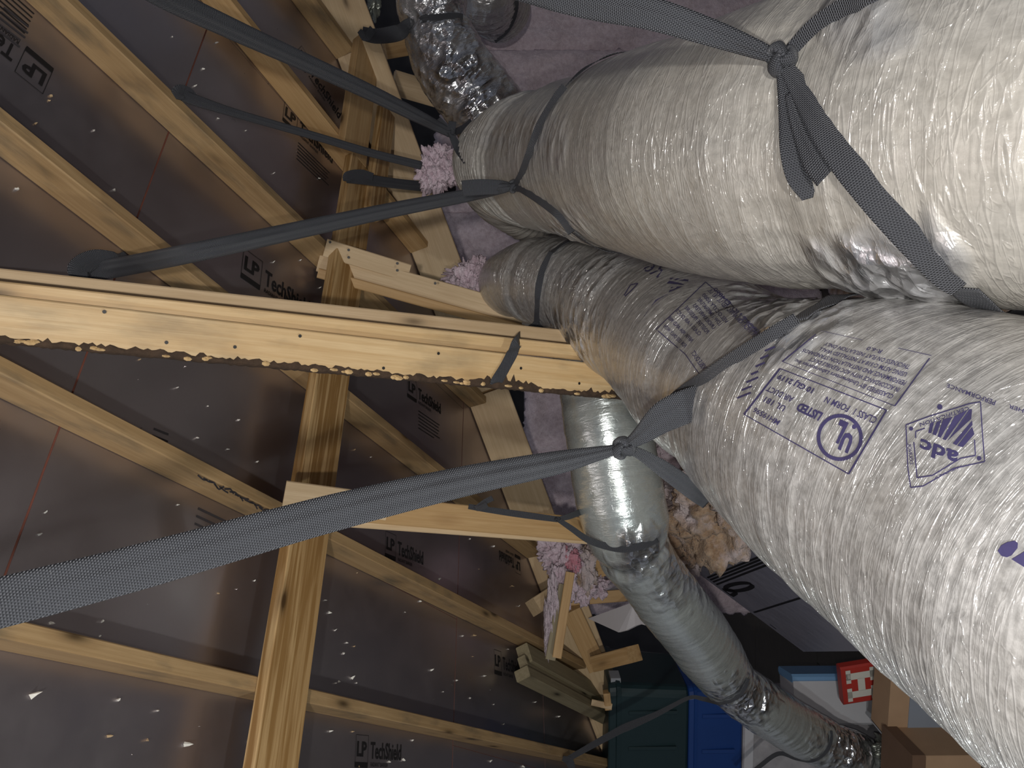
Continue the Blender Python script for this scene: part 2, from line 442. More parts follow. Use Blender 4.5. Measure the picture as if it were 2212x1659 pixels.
stamp(832, 1185, 914, 1218, hscale=1.15, fine=False)
stamp(767, 1634, 866, 1640, hscale=1.1, fine=False)
stamp(1068, 1438, 1124, 1456, hscale=1.2, fine=False)
stamp(108, 166, -140, -40, hscale=1.05)
stamp(1124, 1216, 1078, 1190, hscale=1.2, fine=False)
def fine_print(x0, y0, x1, y1, n, gap):
    a0, b0 = roof_hit(x0, y0); a1, b1 = roof_hit(x1, y1); f = Flat()
    for i in range(n): f.line([(a0, b0-gap*i), (a0+(a1-a0)*(1 if i % 3 else .92), b1-gap*i)], gap*.28)
    mk('printed_mark', [RP(a, b, .0012) for a, b in f.v], f.f, 'grey_ink', panel_at(a0, b0))
fine_print(428, 1098, 516, 1140, 4, .022)
fine_print(332, 926, 366, 940, 3, .02)
fine_print(8, 16, 66, 62, 5, .02)
# nails and splinters poking through the deck; larger ones singly, small ones joined
def spike(c, size, rnd):
    n = N3+R3*rnd.uniform(-.5, .5)+H3*rnd.uniform(-.5, .5); n = nz(n); t = nz(np.cross(n, R3)); s = np.cross(n, t)
    L_ = size*rnd.uniform(.7, 1.5); r_ = size*rnd.uniform(.22, .45); vs = []
    for k in range(4):
        an = k*math.pi/2+rnd.uniform(-.3, .3); vs.append(c+(t*math.cos(an)+s*math.sin(an))*r_*rnd.uniform(.7, 1.2))
    for k in range(4):
        an = k*math.pi/2+rnd.uniform(-.5, .5); vs.append(c+n*L_*.55+(t*math.cos(an)+s*math.sin(an))*r_*rnd.uniform(.4, .9))
    vs.append(c+n*L_)
    fs = [(3, 2, 1, 0)]+[(k, (k+1) % 4, 4+(k+1) % 4, 4+k) for k in range(4)]+[(4+k, 4+(k+1) % 4, 8) for k in range(4)]
    return vs, fs
rnd = random.Random(5)
BIGN = [(68, 1503), (255, 1512), (340, 1535), (318, 1598), (232, 1590), (215, 1375), (221, 1342), (108, 1345), (398, 1608), (542, 1598),
        (470, 1281), (549, 1255), (97, 1108), (84, 1155), (383, 1090), (300, 777), (382, 838), (425, 945), (448, 877), (515, 907), (555, 998),
        (490, 970), (590, 567), (648, 563), (690, 622), (372, 80), (465, 93), (437, 149), (420, 187), (110, 208), (105, 217), (75, 268),
        (35, 408), (246, 411), (203, 282), (530, 282), (590, 375), (688, 385), (470, 255), (765, 972), (800, 988), (770, 1238), (748, 1388),
        (710, 1323), (702, 1296), (742, 1411), (765, 1396), (770, 1475), (731, 1472), (724, 1476), (723, 1362), (808, 1523), (874, 1322),
        (906, 1298), (948, 1251), (1015, 1164), (1066, 1180), (1034, 1229), (930, 1448), (957, 1494), (985, 1470), (1015, 1508), (1066, 1522),
        (1045, 1460), (1020, 1418), (1022, 1372), (998, 1374), (1097, 1402), (1205, 1548), (1155, 1517), (1208, 1493), (1235, 1506), (1087, 1565),
        (1058, 1645), (1128, 1655), (712, 1580), (760, 1580), (890, 1600), (840, 1645), (775, 1655), (870, 1640), (760, 1465), (1105, 1265), (1120, 1310)]
sp_small_v, sp_small_f = [], []
for i, (x, y) in enumerate(BIGN):
    a, b = roof_hit(x, y)
    if a > val_a(b)-.02: continue
    v, f = spike(RP(a, b, 0), rnd.uniform(.007, .012)*(1.7 if y > 1480 and x < 560 else 1), rnd)
    mk('nail_tip', v, f, 'splinter' if rnd.random() < .78 else 'splinter_tan', ceiling)
for i in range(170):
    a = rnd.uniform(.2, 4.6); b = rnd.uniform(.1, 3.6)
    if a > val_a(b)-.05: continue
    v, f = spike(RP(a, b, 0), rnd.uniform(.002, .005), rnd); o = len(sp_small_v)
    sp_small_v += v; sp_small_f += [tuple(k+o for k in q) for q in f]
tag(mk('nail_points', sp_small_v, sp_small_f, 'nail_steel', ceiling), kind='stuff')

# ------------------------------------------------------------------ rafters
RH = .094
def rafter(b0, b1, a0, a1, label, mat='pine_rafter', t=.038, hgt=RH):
    p0, p1 = RP(a0, b0+t/2, hgt/2), RP(a1, b1+t/2, hgt/2)
    return tag(beam('rafter', p0, p1, H3, t, hgt, mat), label, 'rafter')
def raf_px(xa, ya, xb, yb, a0, label, a1=None, **k):
    A, B = roof_hit(xa, ya), roof_hit(xb, yb); sl = (B[1]-A[1])/(B[0]-A[0])
    bb = lambda a: A[1]+sl*(a-A[0])
    if a1 is None:
        a1 = 2.0
        for _ in range(30): a1 = val_a(bb(a1))
        a1 -= .03
    return rafter(bb(a0), bb(a1), a0, a1, label, **k)
raf_px(87, 31, 593, 495, -1.0, 'long amber rafter with grey stained edge and a small black strap nailed to it')
raf_px(0, 340, 268, 544, -1.0, 'dark-streaked rafter that the long webbing strap of the middle knot is nailed to')
raf_px(0, 861, 1127, 1399, -1.0, 'rafter with black marker writing on its face below the purlin block')
raf_px(0, 1405, 1235, 1650, -1.0, 'lowest rafter, strapped with black webbing near the storage totes', a1=4.9)
raf_px(492, 72, 741, 372, -1.0, 'yellow rafter between two printed deck marks', mat='pine')
rafter(3.12, 3.12, -1.0, val_a(3.12)-.03, 'short rafter running into the top of the valley board')
rafter(-.06, -.06, -1.0, 4.9, 'rafter beside the camera beyond the lowest visible one')
def scribble():
    f = Flat(); rd = random.Random(3)
    A = roof_hit(430, 1012, RH); B = roof_hit(610, 1108, RH)
    for i in range(17):
        t = i/17; a = A[0]+(B[0]-A[0])*t; b = A[1]+(B[1]-A[1])*t-.019
        f.line([(a, b), (a+.02, b+rd.uniform(-.009, .009)), (a+.034, b+rd.uniform(-.009, .009))], .005)
    return f
_rf = [o for o in COL.objects if o.name.startswith('rafter')][2]
f = scribble(); mk('marker_writing', [RP(a, b, RH+.001) for a, b in f.v], f.f, 'grey_ink', _rf)
# ------------------------------------------------------------------ valley board: plumb 2x10 along the valley
bv0, bv1 = .30, 4.6
v0, v1 = RP(val_a(bv0), bv0, 0), RP(val_a(bv1), bv1, 0); vax = nz(v1-v0)
vside = nz(np.cross(vax, UP));
if vside.dot(FWD) > 0: vside = -vside
VH = .205
vup = nz(np.cross(vside, vax)); vup = vup if vup[2] > 0 else -vup
valley = empty('valley_board', v0)
tag(valley, 'wide diagonal valley board that the short rafters butt against, dark void beyond', 'valley board')
for k, (o0, o1) in enumerate([(0, .40), (.402, 1.0)]):
    q0 = v0+(v1-v0)*o0-vup*VH/2-vside*.0; q1 = v0+(v1-v0)*o1-vup*VH/2
    beam('board', q0, q1, vside, .038, VH, 'pine_pale', valley)
beam('backing_board', v0-vup*(VH/2)-vside*.04, v1-vup*(VH/2)-vside*.04, vside, .038, VH*.9, 'pine', valley)

# ------------------------------------------------------------------ purlin (across the underside of the rafters)
PO = RH+.019
aL = np.mean([roof_hit(545, 1659, PO+.019)[0], roof_hit(712, 650, PO+.019)[0]])
aR = np.mean([roof_hit(650, 1659, PO+.019)[0], roof_hit(755, 800, PO+.019)[0]])
aC, PWD = (aL+aR)/2, aR-aL
b_end = roof_hit(778, 348, PO+.019)[1]
purlin = empty('purlin', RP(aC, .5, PO)); tag(purlin, 'grained flat purlin crossing under all the rafters, lapped at the upper end', 'purlin')
beam('plank', RP(aC, -1.2, PO), RP(aC, b_end, PO), N3, .038, PWD, 'pine_grain', purlin)
aC2 = roof_hit(781, 250, PO+.019)[0]
beam('plank', RP(aC2, b_end+.004, PO), RP(aC2-.02, roof_hit(790, 58, PO)[1], PO), N3, .038, PWD*.92, 'pine', purlin)
aC3 = roof_hit(812, 330, PO+.03)[0]
beam('lap_board', RP(aC3+.03, roof_hit(795, 470, PO)[1], PO+.03), RP(aC3+.03, roof_hit(815, 240, PO)[1], PO+.03), N3, .04, .09, 'pine_grain', purlin)

def nails(pts_face, parent, r=.004):
    for (c, nrm) in pts_face:
        nrm = nz(nrm); t = nz(np.cross(nrm, [.3, .5, .8])); s = np.cross(nrm, t); vs = []
        for k in range(8): vs.append(c+nrm*.0012+(t*math.cos(k*math.pi/4)+s*math.sin(k*math.pi/4))*r)
        vs.append(c-nrm*.004)
        mk('nail', vs, [tuple(range(8))]+[((k+1) % 8, k, 8) for k in range(8)], 'nail_head', parent)
def tocam(p): return nz(CAMP-np.asarray(p))
# ------------------------------------------------------------------ main leaning brace (two boards with a bark edge)
def brace_px(name, x0, y0, z0, x1, y1, z1, t, w, mat, parent, shift=0.0, to_roof=False):
    p0, p1 = P(x0, y0, z0), P(x1, y1, z1); f = tocam((p0+p1)/2)
    if to_roof:                                     # run on up until it meets the underside of the deck
        d = nz(p0-p1); k = (.04-ROOF_D-(p0-CAMP).dot(N3))/d.dot(N3); p0 = p0+d*max(0, k)
    ax = nz(p1-p0); f = nz(f-ax*f.dot(ax)); return beam(name, p0+f*shift, p1+f*shift, f, t, w, mat, parent)
ZL, ZR = 1.50, 2.26
big = empty('roof_brace', P(1340, 825, ZR))
tag(big, 'big bright brace of two boards with dark bark edge, black strap hanging over it', 'brace')
brace_px('face_board', -110, 676, ZL-.04, 1420, 834, ZR+.03, .04, .090, 'pine_beam', big, 0, True)
brace_px('edge_board', -110, 619, ZL-.03, 1420, 780, ZR+.06, .075, .042, 'pine_beam', big, -.02, True)
brace_px('back_board', -110, 594, ZL+.05, 1420, 752, ZR+.13, .04, .05, 'pine_pale', big, -.05, True)
_b0, _b1 = P(-110, 676, ZL-.04), P(1420, 834, ZR+.03)
_bf = tocam((_b0+_b1)/2); _bx = nz(_b1-_b0); _bf = nz(_bf-_bx*_bf.dot(_bx)); _bs = np.cross(_bx, _bf); _bs = _bs if _bs.dot(W([0, 1, 0])) > 0 else -_bs
def bedge(t, dn=0.0, out=0.0): return _b0+(_b1-_b0)*t+_bs*(.045+dn)+_bf*(.02+out)
def wane():
    vs, fs = [], []; n = 220; rd = random.Random(8)
    for i in range(n+1):
        t = i/n
        lump = .002+.004*rd.random()
        hgt = .006+.010*rd.random()+(.030*max(0, 1-abs(t-.70)/.06))*rd.random()+(.018*rd.random() if t > .85 else 0)
        vs += [bedge(t, -hgt, .0008), bedge(t, -hgt*.4, lump), bedge(t, .004*rd.random(), lump*.6), bedge(t, .005+.003*rd.random(), -.03)]
    for i in range(n):
        for j in range(3): fs.append((i*4+j, i*4+j+1, i*4+j+5, i*4+j+4))
    return vs, fs
v, f = wane(); mk('bark_edge', v, f, 'bark', big, smooth=True)
rd = random.Random(2)
for i in range(46):
    t = .05+.93*rd.random(); c = bedge(t, rd.uniform(-.006, .001), .004); to = _bf; ax = _bx; s = _bs; vs = []
    r1, r2 = rd.uniform(.006, .013), rd.uniform(.003, .006)
    for k in range(7): vs.append(c+ax*r1*math.cos(k*.898)+s*r2*math.sin(k*.898))
    vs.append(c+to*.006)
    mk('bark_knob', vs, [(k, (k+1) % 7, 7) for k in range(7)]+[tuple(range(6, -1, -1))], 'cambium', big)
for (t, dn) in [(.22, -.03), (.38, -.075), (.30, -.035), (.50, -.02), (.72, -.055), (.15, -.08), (.58, -.07), (.83, -.03)]:
    nails([(bedge(t, dn, .001 if dn > -.06 else .004), _bf)], big, .004)
# ------------------------------------------------------------------ purlin struts
s2 = empty('purlin_strut', P(1110, 690, 2.9)); tag(s2, 'pale strut with nailed head block, its foot ending by the pink insulation tuft', 'strut')
zA = dr(700, 560, PO-.06); zB = 2.95
brace_px('strut_board', 690, 561, zA, 1130, 683, zB, .038, .088, 'pine_pale', s2)
brace_px('strut_edge', 688, 590, zA-.01, 1130, 712, zB-.01, .05, .036, 'pine', s2, .0)
zb = dr(800, 560, PO+.08)
hb2 = brace_px('head_block', 702, 535, zb-.06, 882, 590, zb+.03, .045, .066, 'pine_pale', s2)
for (x, y) in [(713, 523), (753, 540), (753, 556), (858, 569), (858, 584), (703, 573), (940, 612)]:
    zz = zb-.09+.06*(x-702)/180 if x < 890 else 2.7
    if x != 703: nails([(P(x, y, zz), tocam(P(x, y, zz)))], hb2, .005)
s3 = empty('purlin_strut', P(1250, 1140, 2.55)); tag(s3, 'strut with stamped face running from the purlin to behind the silver duct', 'strut')
zc = dr(650, 1070, PO+.07); zd = 2.72
brace_px('strut_board', 700, 1090, zc, 1330, 1150, zd, .038, .080, 'pine', s3)
brace_px('strut_edge', 700, 1125, zc+.02, 1330, 1172, zd+.02, .05, .026, 'pine_pale', s3)
hb3 = brace_px('head_block', 614, 1067, zc-.10, 835, 1096, zc-.02, .04, .072, 'pine_pale', s3)
for (x, y) in [(630, 1071), (674, 1062), (652, 1080), (761, 1073), (784, 1078), (727, 1079)]:
    nails([(P(x, y, zc-.115+.08*(x-614)/221), tocam(P(x, y, zc)))], hb3, .0045)
# ------------------------------------------------------------------ walls, floor, insulation
def grid_surface(o, ex, ey, nx, ny, nrm, amp, seed, name, mat, parent=None, rag=0.0, freq=6.0):
    """lumpy sheet spanning o + u*ex + v*ey with thickness; displaced along nrm"""
    u = np.linspace(0, 1, nx); v = np.linspace(0, 1, ny); U, V = np.meshgrid(u, v, indexing='ij')
    lx, ly = np.linalg.norm(ex), np.linalg.norm(ey)
    X, Y = U*lx, V*ly
    d = (vn(X*freq, Y*freq, seed)-.5)+.5*(vn(X*freq*2.7, Y*freq*2.7, seed+1)-.5)+.28*(vn(X*freq*7, Y*freq*7, seed+2)-.5)
    e = np.minimum(np.minimum(U*lx, (1-U)*lx), np.minimum(V*ly, (1-V)*ly)); fall = np.clip(e/.06, 0, 1)**.5
    off = amp*d*fall-.05*(1-fall)
    rgx = rag*((vn(Y*22, X*0+3.3, seed+5)-.5)+.6*(vn(Y*60, X*0+9.1, seed+6)-.5))*((U > .999).astype(float)-(U < .001)); rgy = rag*((vn(X*22, Y*0+1.3, seed+7)-.5)+.6*(vn(X*60, Y*0+6, seed+8)-.5))*((V > .999).astype(float)-(V < .001))
    pts = np.asarray(o)+U[..., None]*np.asarray(ex)+V[..., None]*np.asarray(ey)+off[..., None]*np.asarray(nrm)+rgx[..., None]*nz(ex)+rgy[..., None]*nz(ey)
    back = np.asarray(o)+U[..., None]*np.asarray(ex)+V[..., None]*np.asarray(ey)-.06*np.asarray(nrm)
    idx = np.arange(nx*ny).reshape(nx, ny)
    f = np.stack([idx[:-1, :-1], idx[1:, :-1], idx[1:, 1:], idx[:-1, 1:]], -1).reshape(-1, 4)
    per = np.concatenate([idx[:, 0], idx[-1, 1:], idx[-2::-1, -1], idx[0, -2:0:-1]]); m = nx*ny
    fb = f[:, ::-1]+m; pn = np.roll(per, -1)
    fs = np.stack([per, per+m, pn+m, pn], -1)
    return mk(name, np.concatenate([pts.reshape(-1, 3), back.reshape(-1, 3)]), np.concatenate([f, fb, fs]), mat, parent, smooth=True)
floor = empty('floor', (0, 0, 0)); tag(floor, 'attic floor decking under loose insulation', None, kind='structure')
fl_o = CAMP*0-FWD*1.2-RIGHT*3.2
k = 0
for i in range(7):
    for j in range(4):
        c = fl_o+FWD*(1.22*i+.6)+RIGHT*(2.0*j+(.6 if i % 2 else 0)+.4)+UP*-.009
        vs, fs = obox_geo(c, RIGHT, FWD, UP, 1.99, 1.212, .018, .002)
        mk('deck_board', vs, fs, 'osb_deck', floor, attrs={'grain': [(p[0]*3, p[1]*3, p[2]) for p in vs]})
# batt-covered wall closing the far wing (faces the camera)
WZ = 4.75
wtop = 1128
A = P(wtop, 1330, WZ); B = P(wtop, -420, WZ)
wall_back = empty('wall_back', (A+B)/2*np.array([1, 1, 0])); tag(wall_back, 'far knee wall covered with pink insulation batts', None, kind='structure')
exw = (B-A); exw[2] = 0; hw = A[2]; o = np.array([A[0], A[1], 0.0]); ln = np.linalg.norm(exw); ew = nz(exw)
wn = nz(np.cross(ew, UP)); wn = wn if wn.dot(FWD) < 0 else -wn
top_at = lambda t: hw+ .02*math.sin(9*t)+(.42 if t > .62 else 0)
nb = 10
for i in range(nb):
    w_ = ln/nb; t = (i+.5)/nb
    zt = hw-.02+(.03 if i % 2 else 0)+(.52 if t > .36 else 0)
    grid_surface(o+ew*(w_*i-.012)-wn*(.02*(i % 3)), ew*(w_+.024), UP*zt, 46, 110, wn, .045, 40+i, 'insulation_batt', 'pink_batt', wall_back, rag=.05, freq=7)
beam('top_plate', o+UP*(hw-.06)-wn*.11, o+exw+UP*(hw-.06)-wn*.11, UP, .038, .09, 'pine', wall_back)
# gable beyond everything, its near-black colour standing in for the unlit void
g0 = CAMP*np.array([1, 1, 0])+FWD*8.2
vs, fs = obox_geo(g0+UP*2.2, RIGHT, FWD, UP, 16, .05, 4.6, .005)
wall_gable = mk('wall_gable', vs, fs, 'dark_void'); tag(wall_gable, 'gable wall far beyond the valley, coloured dark as the unlit void', None, kind='structure')
# far wing of the roof beyond the valley (foil deck falling away) with its own purlin
far_o = RP(val_a(4.6), 4.6, 0)
# knee wall with printed sheathing, running away from the camera on the eave side
kd = nz(W([0, .354, 1])*np.array([1, 1, 0]))
K0 = P(1480, 1190, 3.6); ktop = K0[2]
kn = nz(np.cross(kd, UP)); kn = kn if kn.dot(RIGHT) < 0 else -kn
kA = K0-kd*1.75; kB = K0+kd*.35
wall_knee = empty('wall_knee', np.array([K0[0], K0[1], 0])); tag(wall_knee, 'knee wall clad in grey printed sheathing under a wood plate', None, kind='structure')
LEAN = math.radians(38); kn2 = kn*math.cos(LEAN)+UP*math.sin(LEAN); kdown = kn*math.sin(LEAN)-UP*math.cos(LEAN); KL = .74
kA = kA-UP*.04; kB = kB-UP*.04
L_ = np.linalg.norm((kB-kA)); c = (kA+kB)/2+kdown*KL/2
vs, fs = obox_geo(c-kn2*.03, kd, kn2, -kdown, L_, .05, KL, .003); mk('sheathing', vs, fs, 'sheet', wall_knee)
for q, zz in ((.0, .019), ):
    beam('top_plate', kA+UP*(.04-zz), kB+UP*(.04-zz), UP, .038, .12, 'pine', wall_knee)
f = Flat(); s0 = 1.75
def kpt(x, y):
    """photo point -> (along, height) on the sheathing face"""
    q = W(cdir(x, y)); t = (kA-kn2*.004-CAMP).dot(kn2)/q.dot(kn2); p = CAMP+q*t
    return (float(np.clip((p-kA).dot(kd), .05, L_-.05)), float(np.clip((p-kA).dot(kdown), .03, KL-.03)))
def kline(pts, w): f.line([kpt(*p) for p in pts], w, .05)
for (x0, y0, x1, y1) in [(1518, 1252, 1640, 1203), (1523, 1257, 1645, 1208), (1527, 1262, 1650, 1214), (1532, 1268, 1655, 1221), (1623, 1324, 1728, 1292), (1580, 1368, 1635, 1352)]:
    kline([(x0, y0), (x1, y1)], .010)
for (cx_, cy_) in [(1596, 1268), (1560, 1283)]:
    kline([(cx_+30*math.cos(t), cy_+8*math.sin(t)-.12*30*math.cos(t)) for t in np.linspace(0, 2*math.pi, 20)], .022)
for poly in ([(1505, 1216), (1545, 1195), (1598, 1196), (1545, 1222)], [(1650, 1402), (1700, 1392), (1725, 1400), (1680, 1412)], [(1655, 1205), (1672, 1211), (1672, 1215), (1656, 1211)]):
    f.poly([kpt(*p) for p in poly])
mk('printed_mark', [kA+kd*a+kdown*z-kn2*.0035 for a, z in f.v], f.f, 'black_ink', wall_knee)
# loose brown insulation piled on the knee wall plate and on the floor behind the ducts
def vn3(p, seed):
    a = vn(p[..., 0]+p[..., 2]*.37, p[..., 1]-p[..., 2]*.53, seed); b = vn(p[..., 1]*.97+p[..., 0]*.21, p[..., 2]*1.03-p[..., 0]*.31, seed+31); c = vn(p[..., 2]+p[..., 1]*.27, p[..., 0]*.94+p[..., 1]*.41, seed+57)
    return (a+b+c)/3
def mound(name, c, ex, ey, ez, seed, mat, amp=.35, n=70, freq=2.2, parent=None, label=None, cat=None):
    """ragged clump of fibre: ellipsoid broken up by several scales of lumps"""
    th = np.linspace(0, 2*np.pi, n, endpoint=False); ph = np.linspace(.03, np.pi-.03, n//2); T, Q = np.meshgrid(th, ph, indexing='ij')
    S = np.stack([np.sin(Q)*np.cos(T), np.sin(Q)*np.sin(T), np.cos(Q)], -1)
    d = (vn3(S*freq*.8+7, seed)-.5)*2.2+(vn3(S*freq*2.2+3, seed+1)-.5)*1.6+(vn3(S*freq*5.5+5, seed+2)-.5)*.7+(vn3(S*freq*12+1, seed+3)-.5)*.4+(vn3(S*freq*27+2, seed+4)-.5)*.3
    r_ = np.clip(1+amp*d, .25, 2.2)[..., None]
    pts = np.asarray(c)+r_*(S[..., :1]*np.asarray(ex)+S[..., 1:2]*np.asarray(ey)+S[..., 2:]*np.asarray(ez))
    m = n//2; idx = np.arange(n*m).reshape(n, m); nx_ = np.roll(idx, -1, 0)
    f = np.stack([idx[:, :-1], nx_[:, :-1], nx_[:, 1:], idx[:, 1:]], -1).reshape(-1, 4)
    o = mk(name, pts.reshape(-1, 3), f, mat, parent, smooth=True)
    if label: tag(o, label, cat)
    return o
bi = empty('insulation_heap', K0+UP*0); tag(bi, 'brown and pink loose insulation heaped on the knee wall plate beside the silver duct', 'insulation')
for i, (x, y, z, sx, sy) in enumerate([(1500, 1115, 3.35, .20, .16), (1470, 1060, 3.75, .22, .20), (1545, 1100, 3.0, .18, .15), (1450, 1150, 3.7, .20, .16), (1490, 990, 3.7, .22, .22), (1600, 1040, 2.85, .2, .2)]):
    mound('tuft', P(x, y, z), RIGHT*sx, FWD*.2, UP*sy, 70+3*i, 'brown_fluff' if i not in (4,) else 'pink_batt', .45, 110, 2.6, bi)
fl = grid_surface(P(2060, 1050, 3.4)*np.array([1, 1, 0])+UP*.085-FWD*.75, RIGHT*3.4, FWD*1.95, 220, 130, UP, .10, 91, 'loose_fill', 'brown_fluff', None, rag=.06, freq=5)
tag(fl, 'brown mottled loose-fill insulation lying on the floor under the large ducts', 'insulation', kind='stuff')
# ------------------------------------------------------------------ flexible ducts
class Duct:
    """tube through (px, py, depth, radius) stations; pinch = [(px, py, depth_frac, width)] stations of straps"""
    def __init__(s, name, st, mat, parent, seed, step=.005, nth=200, wr=.0035, rib=.0, ribp=.022, lump=.008, pinch=(), crinks=(), ribrange=None, gather=.5, crush=0.0):
        C = np.array([P(x, y, z) for x, y, z, r in st]); R = np.array([q[3] for q in st])
        d = catmull(np.hstack([C, R[:, None]]), 1200); cs = np.concatenate([[0], np.cumsum(np.linalg.norm(np.diff(d[:, :3], axis=0), axis=1))])
        n = int(cs[-1]/step); S = np.linspace(0, cs[-1], n)
        c = np.stack([np.interp(S, cs, d[:, k]) for k in range(3)], 1); R = np.interp(S, cs, d[:, 3])
        T = np.gradient(c, axis=0); T /= np.linalg.norm(T, axis=1)[:, None]
        e = np.zeros_like(c); v = nz(np.cross(T[0], UP))
        for i in range(n):
            v = nz(v-T[i]*v.dot(T[i])); e[i] = v
        b = np.cross(T, e)
        th = np.linspace(0, 2*np.pi, nth, endpoint=False); SS, TH = np.meshgrid(S, th, indexing='ij')
        s.sp = []
        for (x, y, z, dp, w) in pinch:
            s.sp.append((S[np.argmin(np.linalg.norm(c-P(x, y, z), axis=1))], dp, w))
        u = TH/(2*np.pi)
        disp = lump*(vn(SS*5, u*5, seed, 5)-.5)*2
        disp += wr*((vn(SS*48, u*6+vn(SS*9, u*4, seed+9, 4)*0, seed+1, 6)-.5)*1.6+(vn(SS*105, u*14, seed+2, 14)-.5)*1.0+(vn(SS*22, u*4, seed+3, 4)-.5)*1.6)
        if rib:
            rr_ = rib*np.abs(np.sin(np.pi*(SS/ribp+u)))**5
            if ribrange: rr_ = rr_*(np.clip((SS-S[-1]*ribrange[0])/.1, 0, 1)*np.clip((S[-1]*ribrange[1]-SS)/.1, 0, 1))
            disp += rr_
        if crush: disp += crush*((vn(SS*14, u*9, seed+11, 9)-.5)+.7*np.abs(vn(SS*30, u*22, seed+12, 22)-.5)+.4*(vn(SS*70, u*50, seed+13, 50)-.5))
        for (s0, dp, w) in s.sp:
            g = np.exp(-((SS-s0)/w)**2); disp -= dp*g
            gl = np.exp(-np.abs(SS-s0)/(w*1.8)); disp += gather*.012*gl*((vn(SS*6, u*38, seed+4, 38)-.5)+.6*(vn(SS*9, u*80, seed+5, 80)-.5))
        cr = np.zeros_like(SS)
        ctr = c[:, None, :]; dirn = e[:, None, :]*np.cos(TH)[..., None]+b[:, None, :]*np.sin(TH)[..., None]
        pts = ctr+dirn*(R[:, None]+disp)[..., None]
        for (x, y, rad_px, amp) in crinks:
            loc = (pts-CAMP)@BAS; px = CX+F*loc[..., 0]/loc[..., 2]; py = CY+F*loc[..., 1]/loc[..., 2]
            facing = ((CAMP-pts)*dirn).sum(-1) > 0
            q = np.hypot(px-x, py-y)/rad_px+(vn(SS*30, u*30, seed+7, 30)-.5)*.9
            cr = np.maximum(cr, np.clip(1.35-q, 0, 1)*amp*facing)
        if len(crinks):
            disp2 = cr*.010*((vn(SS*40, u*34, seed+14, 34)-.5)+.6*(vn(SS*85, u*75, seed+15, 75)-.5)); pts = pts+dirn*disp2[..., None]
        s.pts, s.S, s.TH, s.dirn, s.c, s.R, s.n, s.nth = pts, S, th, dirn, c, R, n, nth
        idx = np.arange(n*nth).reshape(n, nth); nx_ = np.roll(idx, -1, 1)
        f = np.stack([idx[:-1], nx_[:-1], nx_[1:], idx[1:]], -1).reshape(-1, 4)
        duv = np.stack([SS, R[:, None]*np.cos(TH), R[:, None]*np.sin(TH)], -1).reshape(-1, 3)
        s.obj = mk(name, pts.reshape(-1, 3), f, mat, parent, smooth=True, attrs={'duv': duv, 'crink': cr.ravel()})
        s.parent = parent
        st_ = max(1, nth//100); sub = pts[::3, ::st_]; m1, m2 = sub.shape[:2]; ii = np.arange(m1*m2).reshape(m1, m2); jj = np.roll(ii, -1, 1)
        ff = np.stack([ii[:-1], jj[:-1], jj[1:], ii[1:]], -1).reshape(-1, 4)
        s.bvh = BVHTree.FromPolygons([Vector(p) for p in sub.reshape(-1, 3)], [tuple(int(k) for k in q) for q in ff])
    def hit(s, x, y, eps=.003):
        q = nz(W(cdir(x, y))); h = s.bvh.ray_cast(VX(CAMP), VX(q))
        if h[0] is None: return None
        return np.array(h[0])-q*eps
    def depth(s, x, y, eps=.004):
        h = s.hit(x, y, eps)
        return None if h is None else float((BAS.T@(h-CAMP))[2])
    def print_flat(s, f, name, mat, eps=.0025):
        vs = []; ok = []
        for (x, y) in f.v:
            h = s.hit(x, y, eps); ok.append(h is not None); vs.append(h if h is not None else np.zeros(3))
        fs = [q for q in f.f if all(ok[i] for i in q)]
        used = sorted({i for q in fs for i in q}); mp = {k: i for i, k in enumerate(used)}
        if not fs: return None
        V = [vs[k] for k in used]
        # split long polygons so that they follow the surface
        return mk(name, V, [tuple(mp[i] for i in q) for q in fs], mat, s.parent)
    def params(s, p):
        d = np.linalg.norm(s.pts-np.asarray(p), axis=2); i, j = np.unravel_index(np.argmin(d), d.shape); return i, j
    def wrap(s, p_from, p_to, n=40, lift=.004, via=None):
        """path on the far side of the duct from one surface point to another"""
        i0, j0 = s.params(p_from); i1, j1 = s.params(p_to)
        dj = (j1-j0) % s.nth
        # choose the direction that passes the side facing away from the camera
        best = None
        for k in (dj, dj-s.nth):
            jm = int(round(j0+k/2)) % s.nth; im = int((i0+i1)/2)
            away = (CAMP-s.pts[im, jm]).dot(s.dirn[im, jm])
            if best is None or away < best[0]: best = (away, k)
        k = best[1]; out = []
        for t in np.linspace(0, 1, n):
            i = int(round(i0+(i1-i0)*t)); j = int(round(j0+k*t)) % s.nth
            out.append(s.c[i]+s.dirn[i, j]*(s.R[i]+lift) if False else s.pts[i, j]+s.dirn[i, j]*lift)
        return out

dA = empty('flex_duct', P(2212, 255, .85)); tag(dA, 'large plain beige flexible duct tied by webbing straps, pink tuft at far end', 'duct')
DA = Duct('jacket', [(5600, -250, .27, .20), (3500, 110, .50, .205), (2800, 200, .70, .21), (2460, 232, .77, .213), (2212, 257, .86, .215), (1980, 285, .985, .215), (1700, 312, 1.17, .215), (1500, 337, 1.42, .21), (1300, 346, 1.93, .21), (1200, 350, 2.24, .205),
                     (1128, 355, 2.50, .195), (1096, 366, 2.74, .185), (1112, 398, 2.96, .18), (1190, 440, 3.06, .18), (1330, 470, 3.05, .18)],
          'jacket_beige', dA, 3, step=.0042, nth=260, wr=.0011, lump=.010, rib=.007, ribp=.026, ribrange=(.66, 1.05),
          pinch=[(1175, 352, 2.33, .014, .035), (1890, 300, 1.04, .010, .06)],
          crinks=[(1900, 600, 120, .9), (1990, 620, 90, 1.0), (1880, 20, 90, .45), (1165, 300, 60, .35), (1225, 500, 40, .6), (1100, 300, 55, .25)])
